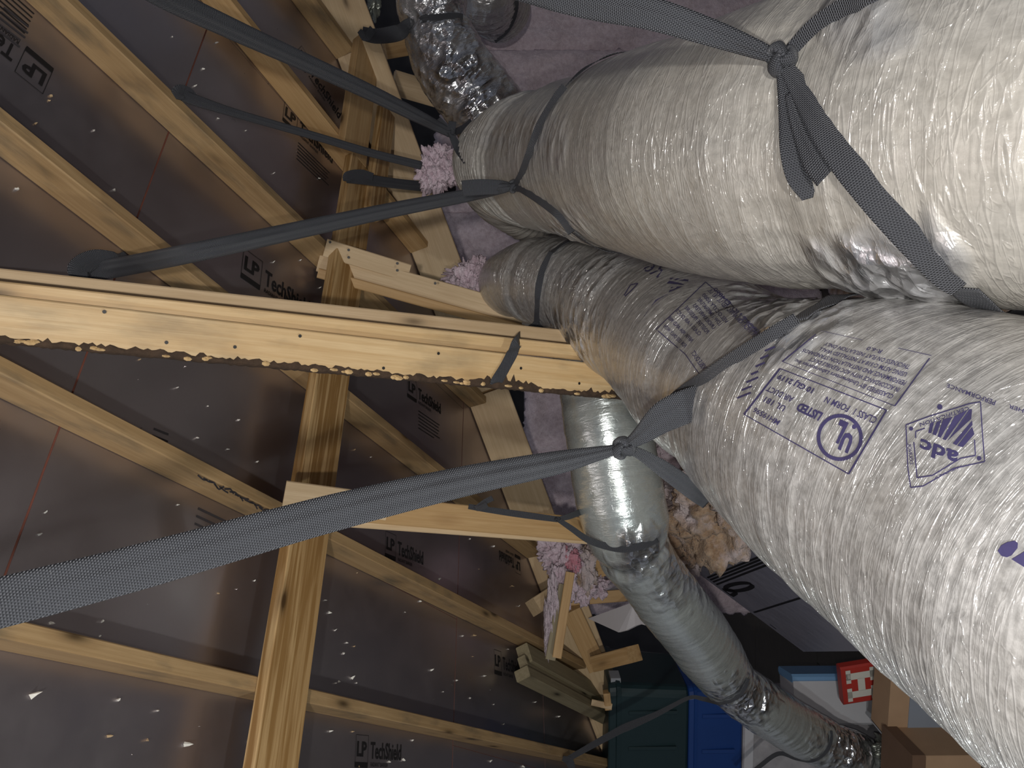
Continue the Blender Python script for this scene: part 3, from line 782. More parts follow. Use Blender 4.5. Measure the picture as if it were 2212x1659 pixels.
dB = empty('flex_duct', P(2175, 1120, .8)); tag(dB, 'large grey flexible duct printed with blue certification marks, strapped in its middle', 'duct')
DB = Duct('jacket', [(5000, 2500, .24, .18), (3500, 1800, .40, .185), (2850, 1490, .52, .19), (2490, 1305, .645, .198), (2214, 1141, .785, .204), (1953, 1001, .965, .206), (1764, 920, 1.155, .199), (1620, 850, 1.38, .185), (1500, 762, 1.74, .195), (1380, 690, 2.10, .185),
                     (1285, 640, 2.36, .170), (1190, 612, 2.62, .160), (1128, 606, 2.80, .135), (1108, 618, 2.96, .125), (1150, 648, 3.12, .125), (1260, 680, 3.2, .125)],
          'jacket_grey', dB, 23, step=.0042, nth=260, wr=.0013, lump=.009, gather=.3,
          pinch=[(1620, 850, 1.38, .012, .05), (1182, 612, 2.65, .012, .035)],
          crinks=[(1680, 690, 70, 1.0), (1620, 640, 40, .6), (1780, 650, 60, .9), (1250, 600, 40, .35), (1240, 730, 60, .7), (1190, 540, 30, .3), (1320, 560, 35, .5)])
dD = empty('flex_duct', P(1800, 1625, 3.5)); tag(dD, 'slim silver foil duct with bright highlight, tied to a strut by a thin strap', 'duct')
DD = Duct('jacket', [(1270, 560, 2.75, .14), (1288, 700, 2.62, .145), (1304, 850, 2.52, .147), (1326, 1000, 2.48, .146), (1347, 1110, 2.48, .142), (1362, 1178, 2.52, .125), (1400, 1235, 2.60, .118),
                     (1462, 1318, 2.74, .122), (1530, 1408, 2.94, .122), (1583, 1480, 3.14, .104), (1640, 1522, 3.26, .112), (1715, 1572, 3.40, .115), (1790, 1612, 3.52, .108), (1850, 1640, 3.62, .12), (1930, 1684, 3.74, .11), (1970, 1730, 3.78, .10)],
          'jacket_silver', dD, 51, step=.005, nth=160, wr=.0016, lump=.005,
          pinch=[(1362, 1180, 2.52, .012, .02), (1583, 1480, 3.14, .010, .02), (1795, 1614, 3.53, .010, .02)],
          crinks=[(1380, 1200, 50, .9), (1470, 1230, 70, .6), (1620, 1510, 50, .9), (1850, 1610, 70, .9), (1570, 1520, 40, .6)])
dE = empty('flex_duct', P(1020, 200, 3.15)); tag(dE, 'crumpled shiny silver duct dropping behind the beige duct, strapped to the purlin end', 'duct')
DE = Duct('jacket', [(925, -160, 3.1, .14), (930, -40, 3.12, .14), (940, 40, 3.14, .142), (968, 120, 3.16, .15), (1025, 205, 3.2, .16), (1085, 290, 3.25, .16), (1150, 380, 3.5, .16)],
          'jacket_dull', dE, 77, step=.005, nth=150, wr=.002, lump=.012, crush=.006, pinch=[(941, 48, 3.14, .014, .03)],
          crinks=[(960, 60, 90, .8), (985, 150, 80, 1.0), (1030, 210, 60, 1.0), (970, 0, 80, .8)])
dF = empty('flex_duct', P(1050, 20, 4.05)); tag(dF, 'shadowed silver duct end curving beside the crumpled duct, ringed by a black strap', 'duct')
DF = Duct('jacket', [(1050, -260, 3.75, .17), (1046, -120, 3.78, .175), (1044, -40, 3.84, .178), (1048, -8, 3.96, .178), (1060, -2, 4.15, .175), (1080, 20, 4.35, .17)],
          'jacket_dull', dF, 87, step=.006, nth=130, wr=.003, lump=.008, rib=.006, ribp=.035, crinks=[(1060, 40, 60, .5)])
dG = empty('flex_duct', P(1080, 700, 3.5)); tag(dG, 'small dark crinkled foil duct showing below the pale strut', 'duct')
DG = Duct('jacket', [(1025, 668, 3.7, .06), (1045, 690, 3.66, .10), (1090, 705, 3.62, .105), (1140, 712, 3.6, .10), (1240, 730, 3.6, .10)], 'jacket_dull', dG, 97, step=.006, nth=110, wr=.003, crush=.03, crinks=[(1080, 695, 60, 1.0)])
# insulation sticking out at duct ends, torn jacket collar
for par, c, sx, sz, sd in ((dA, (940, 368, 2.86), .075, .055, 5), (dA, (955, 348, 2.88), .055, .05, 9), (dA, (925, 376, 2.86), .04, .03, 6), (dB, (1010, 612, 3.0), .085, .055, 14), (dB, (985, 628, 3.0), .05, .045, 17), (dB, (1035, 585, 3.0), .05, .04, 18)):
    mound('insulation_tuft', P(*c), RIGHT*sx, FWD*.06, UP*sz, sd, 'pink_fluff', .65, 120, 3.2, par)
mound('insulation_tuft', P(1012, 594, 3.03), RIGHT*.03, FWD*.06, UP*.09, 31, 'pink_fluff', .6, 90, 3, dB)
mound('insulation_tuft', P(958, 372, 2.9), RIGHT*.05, FWD*.06, UP*.08, 33, 'pink_fluff', .6, 90, 3, dA)

# ------------------------------------------------------------------ blue print on the grey duct
def qmap(q, u, v):
    bl, br, tr, tl = [np.array(p, float) for p in q]
    return bl*(1-u)*(1-v)+br*u*(1-v)+tr*u*v+tl*(1-u)*v
def quad_flat(src, q):
    g = Flat(); g.v = [tuple(qmap(q, x, y)) for x, y in src.v]; g.f = src.f; return g
def frame(f, w=.012, open_bottom=False):
    pts = [(0, 0), (0, 1), (1, 1), (1, 0)]+([] if open_bottom else [(0, 0)]); f.line(pts, w, .04)
q2 = [(1915, 886), (1685, 796), (1607, 895), (1833, 1024)]
f = Flat(); frame(f, .016)
f.text('MH19596', .72, .80, .09, .24, .015); f.text('UL 181', .75, .55, .10, .19, .015); f.text('AIR DUCT', .74, .36, .10, .24, .015)
f.text('LISTED', .455, .40, .13, .22, .045); f.text('CLASS 1  FORM N', .03, .14, .10, .48, .012); f.text('10 GLJ 2119', .64, .10, .09, .33, .03)
DB.print_flat(quad_flat(f, q2), 'certification_mark', 'blue_ink')
f = Flat(); cc = (1814, 945)
ring = [(cc[0]+46*math.cos(t), cc[1]+47*math.sin(t)) for t in np.linspace(0, 2*math.pi, 49)]
f.line(ring, 8)
for ch, q in (('U', [(1845, 944), (1823, 934), (1810, 968), (1832, 978)]), ('L', [(1832, 917), (1814, 909), (1798, 950), (1812, 957)])):
    t = Flat(); t.text(ch, 0, 0, 1, 1, .06); g = quad_flat(t, q); f.add(g.v, g.f)
f.disc((1845, 922), 5)
DB.print_flat(f, 'certification_mark', 'blue_ink')
q1 = [(2012, 768), (1772, 714), (1690, 781), (1933, 877)]
f = Flat(); f.line([(.0, .05), (0, 1), (1, 1), (1, .12)], .013, .04); f.line([(.62, 0), (1, 0)], .010, .04); f.line([(0, 0), (.30, 0)], .012, .04)
for i, (tx, x0, w) in enumerate([('CLASSIFIED BY Underwriters Laboratories Inc.', .06, .88), ('IN ACCORDANCE WITH ADC FLEXIBLE DUCT', .05, .80), ('PERFORMANCE AND INSTALLATION STANDARDS', .04, .92),
                                 ('USING ASTM C-518 AT INSTALLED WALL', .08, .78), ('THICKNESS ON FLAT INSULATION ONLY', .10, .76), ('R-6.0', .40, .13)]):
    f.text(tx, x0, .83-.145*i, .085, w, .012)
DB.print_flat(quad_flat(f, q1), 'certification_mark', 'blue_ink')
f = Flat()
outer = [(1957, 918), (2005, 900), (2094, 872), (2118, 868), (2122, 935), (2127, 997), (2060, 1012), (1994, 1050), (1967, 1053), (1961, 1010), (1957, 918)]
f.line(outer, 2.6, 6)
f.line([(1978, 946), (1978, 932), (1998, 925)], 2.6, 6); f.line([(1974, 955), (1981, 1032), (2014, 1027), (2075, 990), (2107, 984), (2105, 950)], 2.6, 6)
for (p0, p1, p2, p3) in [((2005, 935), (2009, 915), (2018, 911), (2012, 936)), ((2014, 938), (2023, 912), (2034, 907), (2022, 941)), ((2025, 943), (2037, 906), (2058, 900), (2032, 946)),
                         ((2036, 949), (2062, 899), (2090, 886), (2043, 951)), ((2046, 953), (2094, 884), (2100, 884), (2098, 905), (2056, 957))[:4], ((2058, 958), (2100, 908), (2101, 918), (2066, 962)), ((2068, 963), (2100, 922), (2105, 938), (2080, 966))]:
    f.poly([p0, p1, p2, p3])
f.disc((1968, 926), 4.5); f.disc((2115, 990), 5); f.disc((2030, 879), 6)
fa = Flat(); fa.text('adc', 0, 0, 1.0, 3.0, .03)
qa = [(2072, 978), (1989, 948), (1984, 975), (2064, 1010)]
g = Flat(); g.v = [tuple(qmap(qa, x/3.0, y/1.0)) for x, y in fa.v]; g.f = fa.f; f.add(g.v, g.f)
for tx, q in (('PERFORMANCE', [(2152, 866), (2046, 828), (2044, 836), (2148, 876)]), ('CERTIFICATION', [(2092, 878), (1986, 914), (1988, 922), (2094, 886)]), ('COUNCIL', [(1966, 1004), (1961, 958), (1968, 957), (1973, 1003)]), ('AIR DUCT', [(2078, 1004), (2020, 1030), (2014, 1038), (2072, 1012)]), ('HER', [(2212, 884), (2180, 873), (2178, 881), (2210, 892)])):
    t = Flat(); t.text(tx, 0, 0, 1, 1, .012); g = quad_flat(t, q); f.add(g.v, g.f)
DB.print_flat(f, 'certification_mark', 'blue_ink')
# smaller print on the far half of the same duct
f = Flat()
f.line([(1417, 711), (1425, 704), (1524, 609), (1575, 652), (1625, 705), (1645, 736)], 1.8, 8); f.line([(1417, 711), (1480, 765), (1516, 816)], 1.8, 8)
for tx, q in (('CERTIFICATION APPROVED UL 181 UL', [(1632, 734), (1528, 628), (1536, 622), (1640, 726)]), ('REPORT NO. E14890', [(1640, 730), (1540, 626), (1547, 620), (1648, 722)]),
              ('FLEXIBLE DUCT', [(1524, 810), (1492, 762), (1500, 756), (1534, 802)]), ('FOR USE ONLY WITH', [(1478, 752), (1432, 706), (1438, 700), (1484, 745)]),
              ('NFPA 90A AND 90B', [(1492, 740), (1442, 688), (1448, 682), (1498, 733)]), ('CLASS 1 AIR DUCT', [(1510, 726), (1458, 672), (1464, 666), (1516, 719)]), ('POSITIVE PRESSURE', [(1526, 722), (1478, 665), (1484, 659), (1533, 715)]),
              ('UNDERWRITERS', [(1540, 712), (1496, 660), (1502, 654), (1547, 706)]), ('LOW TEMPERATURE', [(1553, 704), (1506, 648), (1512, 642), (1560, 698)]), ('VELOCITY 5000', [(1568, 700), (1516, 638), (1522, 632), (1574, 693)])):
    t = Flat(); t.text(tx, 0, 0, 1, 1, .01); g = quad_flat(t, q); f.add(g.v, g.f)
t = Flat(); t.text('R6', 0, 0, 1, 1, .0); g = quad_flat(t, [(1420, 600), (1386, 582), (1410, 566), (1448, 570)]); f.add(g.v, g.f)
f.line([(1348, 638), (1362, 615), (1378, 612), (1366, 625), (1350, 640)], 2.2, 5)
for p in ([(1450, 620), (1475, 618), (1444, 632)], [(1390, 684), (1416, 648), (1444, 634), (1420, 655)], [(1440, 612), (1480, 616), (1472, 612), (1446, 606)], [(1446, 603), (1486, 608), (1488, 604), (1448, 599)]): f.poly(p)
DB.print_flat(f, 'certification_mark', 'blue_ink')
f = Flat(); f.poly([(2155, 1190), (2163, 1178), (2176, 1171), (2192, 1168), (2199, 1174), (2198, 1184), (2185, 1200), (2175, 1204), (2163, 1201)])
DB.print_flat(f, 'certification_mark', 'blue_ink'); f = Flat(); f.poly([(2185, 1208), (2205, 1196), (2230, 1180), (2240, 1230), (2212, 1225)])
DB.print_flat(f, 'certification_mark', 'blue_ink')
f = Flat()
for i in range(7):
    x0, y0 = 1652-10*i, 758+17*i; f.line([(x0, y0), (x0+[22, 18, 20, 16, 26, 22, 30][i], y0-[9, 8, 9, 7, 11, 9, 12][i])], 4, 6)
DB.print_flat(f, 'certification_mark', 'blue_ink')

# ------------------------------------------------------------------ webbing straps
def ribbon(name, pts, widths, parent, curl=0.0, face=None, roll=None, n=None, th=.0014, nw=13):
    """flat webbing along world points; widths in metres per station; curl folds it into a trough"""
    pts = np.asarray(pts, float); k = len(pts); n = n or max(12, k*10)
    wd_ = np.broadcast_to(np.asarray(widths, float), (k,)) if np.ndim(widths) <= 1 and np.size(widths) in (1, k) else np.interp(np.linspace(0, 1, k), np.linspace(0, 1, len(widths)), widths)
    rl = np.zeros(k) if roll is None else np.interp(np.linspace(0, 1, k), np.linspace(0, 1, len(roll)), roll)
    cl = np.interp(np.linspace(0, 1, k), np.linspace(0, 1, np.size(curl)), np.ravel(curl)) if np.size(curl) > 1 else np.full(k, float(curl))
    d = catmull(np.hstack([pts, wd_[:, None], rl[:, None], cl[:, None]]), n); c = d[:, :3]
    T = np.gradient(c, axis=0); T /= np.linalg.norm(T, axis=1)[:, None]+1e-9
    if face is None: fc = (CAMP-c)
    else:
        fa_ = np.asarray(face, float)
        fc = np.broadcast_to(fa_, c.shape) if fa_.ndim == 1 else np.stack([np.interp(np.linspace(0, 1, n), np.linspace(0, 1, len(fa_)), fa_[:, j]) for j in range(3)], 1)
    fc = fc-T*(fc*T).sum(1)[:, None]; fc /= np.linalg.norm(fc, axis=1)[:, None]+1e-9
    sd = np.cross(T, fc); ro = np.radians(d[:, 4])[:, None]; s2 = sd*np.cos(ro)+fc*np.sin(ro); f2 = fc*np.cos(ro)-sd*np.sin(ro)
    sl = np.concatenate([[0], np.cumsum(np.linalg.norm(np.diff(c, axis=0), axis=1))])
    j = np.linspace(-1, 1, nw); hw_ = d[:, 3:4]/2; wob = .0012*np.sin(sl*60)[:, None]
    top = c[:, None, :]+s2[:, None, :]*(hw_*j)[..., None]+f2[:, None, :]*(-(d[:, 5:6])*hw_*2*(np.abs(j)**1.15)[None, :]+wob*j+(d[:, 5:6])*hw_*.35*np.cos(3*np.pi*j)[None, :])[..., None]
    bot = top-f2[:, None, :]*th
    idx = np.arange(n*nw).reshape(n, nw); m = n*nw
    fq = np.stack([idx[:-1, :-1], idx[:-1, 1:], idx[1:, 1:], idx[1:, :-1]], -1).reshape(-1, 4)
    per = np.concatenate([idx[:, 0], idx[-1, 1:], idx[-2::-1, -1], idx[0, -2:0:-1]]); pn = np.roll(per, -1)
    fs = np.stack([per, pn, pn+m, per+m], -1)
    suv = np.stack([np.broadcast_to(sl[:, None], (n, nw)), hw_*j, np.zeros((n, nw))], -1).reshape(-1, 3)
    return mk(name, np.concatenate([top.reshape(-1, 3), bot.reshape(-1, 3)]), np.concatenate([fq, fq[:, ::-1]+m, fs]), 'webbing', parent, smooth=True, attrs={'suv': np.concatenate([suv, suv])})
def knot(c, ax, size, parent, seed=0):
    """overhand knot: flattened band following a trefoil"""
    c = np.asarray(c); ax = nz(ax); to = tocam(c); to = nz(to-ax*to.dot(ax)); sd = np.cross(ax, to)
    t = np.linspace(0, 2*np.pi, 90, endpoint=False)+seed
    pth = np.stack([(np.sin(t)+2*np.sin(2*t))/3, (np.cos(t)-2*np.cos(2*t))/3, -np.sin(3*t)*.55], 1)
    cen = c+(pth[:, :1]*ax*.75+pth[:, 1:2]*sd*.62+pth[:, 2:]*to*.6)*size*.62
    T = np.roll(cen, -1, 0)-np.roll(cen, 1, 0); T /= np.linalg.norm(T, axis=1)[:, None]
    out = cen-c; out -= T*(out*T).sum(1)[:, None]; out /= np.linalg.norm(out, axis=1)[:, None]+1e-9; bi_ = np.cross(T, out)
    m = 10; a = np.linspace(0, 2*np.pi, m, endpoint=False)
    pts = cen[:, None, :]+(out[:, None, :]*np.cos(a)[None, :, None]*.16+bi_[:, None, :]*np.sin(a)[None, :, None]*.30)*size
    n = len(t); idx = np.arange(n*m).reshape(n, m); ni = np.roll(idx, -1, 0); nj = np.roll(idx, -1, 1); nij = np.roll(ni, -1, 1)
    f = np.stack([idx, ni, nij, nj], -1).reshape(-1, 4)
    suv = np.stack([np.broadcast_to(np.arange(n)[:, None]*.004, (n, m)), np.broadcast_to(np.sin(a)[None, :]*size*.3, (n, m)), np.zeros((n, m))], -1).reshape(-1, 3)
    return mk('knot', pts.reshape(-1, 3), f, 'webbing', parent, smooth=True, attrs={'suv': suv})
def on(D, x, y, dflt, lift=.006):
    z = D.depth(x, y, lift); return P(x, y, z if z is not None else dflt)
def strap_root(p, label): 
    e = empty('webbing_strap', p); return tag(e, label, 'strap')

# 1 nearest strap on the grey duct: from the lower left, knot, tail, loop round the duct
kz = 1.20
k1 = P(1346, 967, kz); st = strap_root(k1, 'wide grey webbing strap knotted in front of the silver duct, loop around the printed duct')
ribbon('hanger', [P(-900, 1545, dr(-900, 1545, .1)), P(-260, 1366, .66), P(-60, 1316, .735), P(300, 1224, .82), P(700, 1112, .93), P(1000, 1040, 1.05), P(1200, 1000, 1.14), P(1300, 978, 1.185), k1], [.049, .049, .050, .049, .046, .042, .036, .022, .013], st, curl=[.05, .05, .05, .06, .10, .15, .18, .2, .3], n=170, roll=[8, 7, 6, 4, 0, 0, 0])
ribbon('tail', [k1, P(1385, 940, kz-.03), P(1440, 897, kz-.06), P(1510, 868, kz-.07), P(1578, 850, kz-.05)], [.014, .030, .048, .050, .050], st, curl=[.3, .15, .06, .03, .02], n=60)
up = [k1, P(1390, 935, kz+.01), P(1460, 865, kz-.0), on(DB, 1530, 820, kz), on(DB, 1600, 775, kz), on(DB, 1670, 732, kz), on(DB, 1728, 697, kz)]
dn = [k1, P(1385, 982, kz+.02), P(1440, 1018, kz+.06), P(1500, 1062, kz+.13), P(1532, 1084, kz+.2)]
ribbon('loop', up, [.013, .02, .026, .030, .030, .030, .030], st, curl=.08, n=80, face=np.array([tocam(p) for p in up]))
ribbon('loop', dn, [.013, .018, .028, .032, .032], st, curl=.05, n=50)
bk = DB.wrap(up[-1], dn[-1], 30, .006); 
bk = [p for p in bk]; bfc = np.array([p-DB.c[np.argmin(np.linalg.norm(DB.c-p, axis=1))] for p in bk])
ribbon('loop', bk, .03, st, n=90, face=bfc)
knot(k1, P(1380, 950, kz)-P(1310, 980, kz), .034, st)
# 2 strap of the beige duct, nearest
k2 = on(DA, 1688, 128, .95, .020); k2z = DA.depth(1688, 128, .022); st = strap_root(k2, 'grey webbing strap knotted on the near end of the beige duct, folded tail hanging')
ribbon('hanger', [P(250, -290, k2z+.45), P(1010, -70, k2z+.12), P(1250, 0, k2z+.05), P(1400, 28, k2z+.01), P(1540, 72, k2z), P(1630, 105, k2z), k2], [.045, .045, .040, .037, .030, .022, .014], st, curl=[.1, .1, .1, .15, .2, .3, .3], n=140, roll=[-10, -6, 0, 0, 0])
l1 = [k2]+[on(DA, x, y, 1.0, .008) for x, y in [(1725, 185), (1775, 262), (1830, 340), (1885, 405), (1940, 468), (2000, 535), (2050, 590), (2082, 618)]]
ribbon('loop', l1, [.012, .024, .034, .040, .042, .042, .040, .036, .03], st, curl=.04, n=120, face=np.array([tocam(p) for p in l1]))
l2 = [k2]+[on(DA, x, y, .95, .008) for x, y in [(1720, 100), (1765, 62), (1820, 30), (1870, 6), (1910, -20), (1960, -60)]]
ribbon('loop', l2, [.012, .020, .028, .032, .034, .034, .034], st, curl=.06, n=80, face=np.array([tocam(p) for p in l2]))
bk = DA.wrap(l1[-1], l2[-1], 36, .006); bfc = np.array([p-DA.c[np.argmin(np.linalg.norm(DA.c-p, axis=1))] for p in bk])
ribbon('loop', bk, .036, st, n=110, face=bfc)
tl = [k2]+[P(x, y, DA.depth(x, y, .014)) for x, y in [(1698, 190), (1712, 260), (1722, 330), (1735, 385), (1745, 430)]]
ribbon('tail', tl, [.014, .020, .030, .036, .034, .012], st, curl=[.3, .2, .1, .05, .0], n=60, roll=[0, 6, 14, 20])
tl2 = [P(x, y, DA.depth(x, y, .016)) for x, y in [(1704, 200), (1726, 268), (1760, 335), (1792, 372)]]
ribbon('tail', tl2, [.010, .020, .036, .040], st, curl=[.2, .1, .04], n=40, roll=[0, -10, -14])
knot(k2, P(1700, 190, .9)-P(1680, 110, .9), .036, st, .6)
# 3 long strap to the rafter, middle knot
k3 = on(DA, 1112, 402, 2.35, .02); z3 = DA.depth(1112, 402, .02); st = strap_root(k3, 'long webbing strap from a rafter to the beige duct far end, square tail')
zr = dr(190, 590, RH+.03)
ribbon('hanger', [P(166, 588, zr), P(240, 580, zr+.02), P(420, 545, 1.62), P(640, 498, 1.80), P(840, 455, 1.98), P(1000, 424, 2.12), P(1080, 408, z3-.02), k3], [.05, .046, .041, .041, .039, .036, .026, .016], st, curl=[.1, .2, .25, .28, .3, .3, .3], n=150)
ribbon('anchor_end', [P(175, 605, zr-.01), P(170, 580, zr-.005), P(205, 560, zr+.02), P(255, 560, zr+.05), P(275, 550, zr+.09)], [.03, .045, .045, .035, .02], st, curl=.1, n=50)
l = [k3]+[on(DA, x, y, 2.3, .006) for x, y in [(1140, 412), (1180, 436), (1215, 465), (1240, 500)]]
ribbon('loop', l, [.016, .026, .030, .030, .030], st, n=60, face=np.array([tocam(p) for p in l]))
l_ = [k3]+[on(DA, x, y, 2.3, .006) for x, y in [(1128, 380), (1142, 350), (1154, 315), (1172, 270), (1205, 215), (1225, 190)]]
ribbon('loop', l_, [.016, .024, .028, .028, .028, .028, .028], st, n=70, face=np.array([tocam(p) for p in l_]))
bk = DA.wrap(l[-1], l_[-1], 30, .006); bfc = np.array([p-DA.c[np.argmin(np.linalg.norm(DA.c-p, axis=1))] for p in bk]); ribbon('loop', bk, .028, st, n=80, face=bfc)
ribbon('tail', [k3, P(1085, 404, z3-.01), P(1040, 404, z3-.015), P(998, 407, z3-.01)], [.016, .034, .040, .040], st, curl=[.3, .1, .03], n=40)
knot(k3, P(1125, 398, 2)-P(1090, 408, 2), .034, st, 1.1)
# 4 strap from above to the very end of the beige duct
z4 = 2.55; k4 = P(974, 288, z4); st = strap_root(k4, 'dark webbing strap coming from the ridge down to the end of the beige duct')
ribbon('hanger', [P(250, -70, 1.65), P(360, -5, 1.75), P(500, 62, 1.90), P(660, 135, 2.10), P(800, 200, 2.28), P(900, 250, 2.44), k4], [.056, .055, .052, .048, .046, .042, .03], st, curl=[.1, .15, .2, .25, .3, .3], n=140)
ribbon('loop', [k4, on(DA, 990, 322, z4+.1, .006), on(DA, 1003, 352, z4+.1, .006)], [.02, .026, .006], st, n=30)
ribbon('loop', [k4, P(1000, 278, z4+.12), P(1020, 262, z4+.22)], [.02, .024, .024], st, n=24)
for q in ((945, 258), (978, 262), (958, 278)): ribbon('tail', [k4, P((974+q[0])/2, (288+q[1])/2, z4-.01), P(*q, z4)], [.02, .026, .026], st, n=20)
knot(k4, W([1, .6, 0]), .032, st, .3)
# 5 thin strap from the rafter to the pink tuft
st = strap_root(P(905, 357, 2.75), 'thin dark strap from a rafter passing across the purlin to the pink tuft')
z5 = dr(398, 205, RH+.02)
ribbon('hanger', [P(385, 200, z5), P(420, 216, z5+.01), P(520, 248, 2.32), P(680, 294, 2.5), P(800, 330, 2.64), P(912, 358, 2.78)], [.035, .034, .026, .026, .028, .03], st, curl=[.1, .25, .35, .3, .25], n=100)
ribbon('anchor_end', [P(384, 215, z5-.005), P(386, 200, z5-.01), P(405, 203, z5+.01), P(425, 216, z5+.03)], [.02, .04, .04, .02], st, n=30)
# 6 black strap nailed on the purlin
st = strap_root(P(955, 405, 2.85), 'short black strap nailed to the purlin beside its lap joint')
z6 = dr(765, 385, PO+.05)
ribbon('hanger', [P(748, 385, z6), P(790, 388, z6), P(860, 397, z6+.12), P(930, 404, z6+.26), P(985, 408, z6+.36)], [.036, .040, .040, .042, .04], st, curl=.08, n=60)
ribbon('anchor_end', [P(750, 392, z6-.01), P(752, 380, z6-.015), P(780, 376, z6-.012), P(806, 382, z6)], [.03, .034, .034, .028], st, n=40)
# 7 collar strap of the grey duct, hooked over the brace
k7 = on(DB, 1158, 700, 2.5, .012); z7 = 2.46; k7 = P(1158, 700, z7); st = strap_root(k7, 'narrow black strap round the grey duct collar, hung over the bright brace')
l = [k7]+[on(DB, x, y, 2.55, .006) for x, y in [(1164, 662), (1168, 622), (1178, 580), (1194, 545)]]
ribbon('loop', l, [.016, .026, .034, .032, .024], st, n=60, face=np.array([tocam(p) for p in l]))
ribbon('loop', [k7, P(1180, 708, z7+.03), P(1205, 718, z7+.10), P(1216, 722, z7+.16)], [.016, .026, .03, .03], st, n=30)
ribbon('hanger', [k7, P(1140, 713, z7-.04), P(1122, 728, z7-.14)], [.016, .022, .024], st, n=24)
def onbrace(x, y, lift=.006):
    q = W(cdir(x, y)); t = (_b0+_bf*(.02+lift)-CAMP).dot(_bf)/q.dot(_bf); return CAMP+q*t
ribbon('hanger', [P(1126, 722, 2.36), onbrace(1120, 735, .014), onbrace(1106, 765, .012), onbrace(1090, 795, .008), onbrace(1074, 822, .010), onbrace(1068, 832, -.01)], [.026, .030, .032, .032, .032, .032], st, n=50, face=_bf)
bk = DB.wrap(l[-1], on(DB, 1205, 718, 2.5), 24, .006); bfc = np.array([p-DB.c[np.argmin(np.linalg.norm(DB.c-p, axis=1))] for p in bk]); ribbon('loop', bk, .028, st, n=60, face=bfc)
knot(k7, W([.3, -1, 0]), .022, st)
# 8 strap of the silver duct to the strut
st = strap_root(P(1200, 1122, 2.4), 'thin black strap tied from the stamped strut to the silver duct')
ribbon('hanger', [P(1012, 1094, 2.30), P(1060, 1102, 2.31), P(1130, 1112, 2.33), P(1205, 1122, 2.36)], [.016, .018, .02, .018], st, n=50)
for q in ((1048, 1084), (1036, 1098)): ribbon('tail', [P(1026, 1098, 2.29), P(*q, 2.28), P(q[0]+16, q[1]-8, 2.27)], [.012, .016, .016], st, n=20)
l = [P(1205, 1122, 2.36), P(1235, 1142, 2.36), P(1270, 1166, 2.36), on(DD, 1310, 1180, 2.4), on(DD, 1350, 1186, 2.4), on(DD, 1390, 1178, 2.4), on(DD, 1420, 1164, 2.4)]
ribbon('loop', l, [.014, .018, .02, .022, .022, .022, .022], st, n=80, face=np.array([tocam(p) for p in l]))
l_ = [P(1205, 1122, 2.36), P(1228, 1116, 2.38), P(1254, 1106, 2.44)]; ribbon('loop', l_, [.014, .018, .02], st, n=24)
knot(P(1205, 1122, 2.355), W([1, .2, 0]), .018, st)
# 9 straps of the lower silver duct
st = strap_root(P(1560, 1517, 3.1), 'dim strap from the lowest rafter past the totes to the silver duct')
l = [P(1222, 1642, 3.42), P(1330, 1582, 3.32), P(1360, 1568, 3.30), P(1420, 1542, 3.24), P(1487, 1508, 3.16), P(1520, 1510, 3.12), on(DD, 1556, 1517, 3.1), on(DD, 1585, 1508, 3.1), on(DD, 1606, 1488, 3.1), on(DD, 1614, 1465, 3.1)]
ribbon('hanger', l, [.022, .030, .032, .022, .015, .018, .02, .02, .02, .02], st, n=110, face=np.array([tocam(p) for p in l]))
ribbon('anchor_end', [P(1215, 1638, 3.42), P(1230, 1645, 3.40), P(1236, 1662, 3.40)], [.02, .035, .03], st, n=24)
st = strap_root(P(1680, 1630, 3.4), 'thin dark strap ringing the last bend of the silver duct')
l = [P(1600, 1690, 3.5), P(1640, 1656, 3.46), P(1682, 1628, 3.42), P(1720, 1638, 3.42), on(DD, 1755, 1642, 3.42), on(DD, 1782, 1625, 3.42), on(DD, 1794, 1600, 3.42), on(DD, 1794, 1578, 3.42)]
ribbon('loop', l, .018, st, n=80, face=np.array([tocam(p) for p in l]))
# 10 straps at the top
st = strap_root(P(790, 78, 3.0), 'black strap wrapped round the purlin end and the crumpled silver duct')
l = [P(782, 72, 2.98), P(815, 78, 2.98), P(862, 70, 3.0), on(DE, 885, 52, 3.0), on(DE, 930, 42, 3.0), on(DE, 980, 38, 3.0), on(DE, 1000, 40, 3.05)]
ribbon('hanger', l, [.05, .055, .06, .045, .035, .035, .035], st, n=80, face=np.array([tocam(p) for p in l]), curl=.1)
ribbon('anchor_end', [P(776, 66, 2.96), P(790, 80, 2.95), P(806, 62, 2.97)], [.02, .03, .03], st, n=20)
st = strap_root(P(1100, 60, 3.9), 'black ring strap around the shadowed duct end')
l = [on(DF, 1112, -20, 3.9), on(DF, 1114, 10, 3.9), on(DF, 1108, 40, 3.9), on(DF, 1092, 68, 3.9), on(DF, 1068, 88, 3.9)]
ribbon('loop', l, .03, st, n=60, face=np.array([tocam(p) for p in l]))
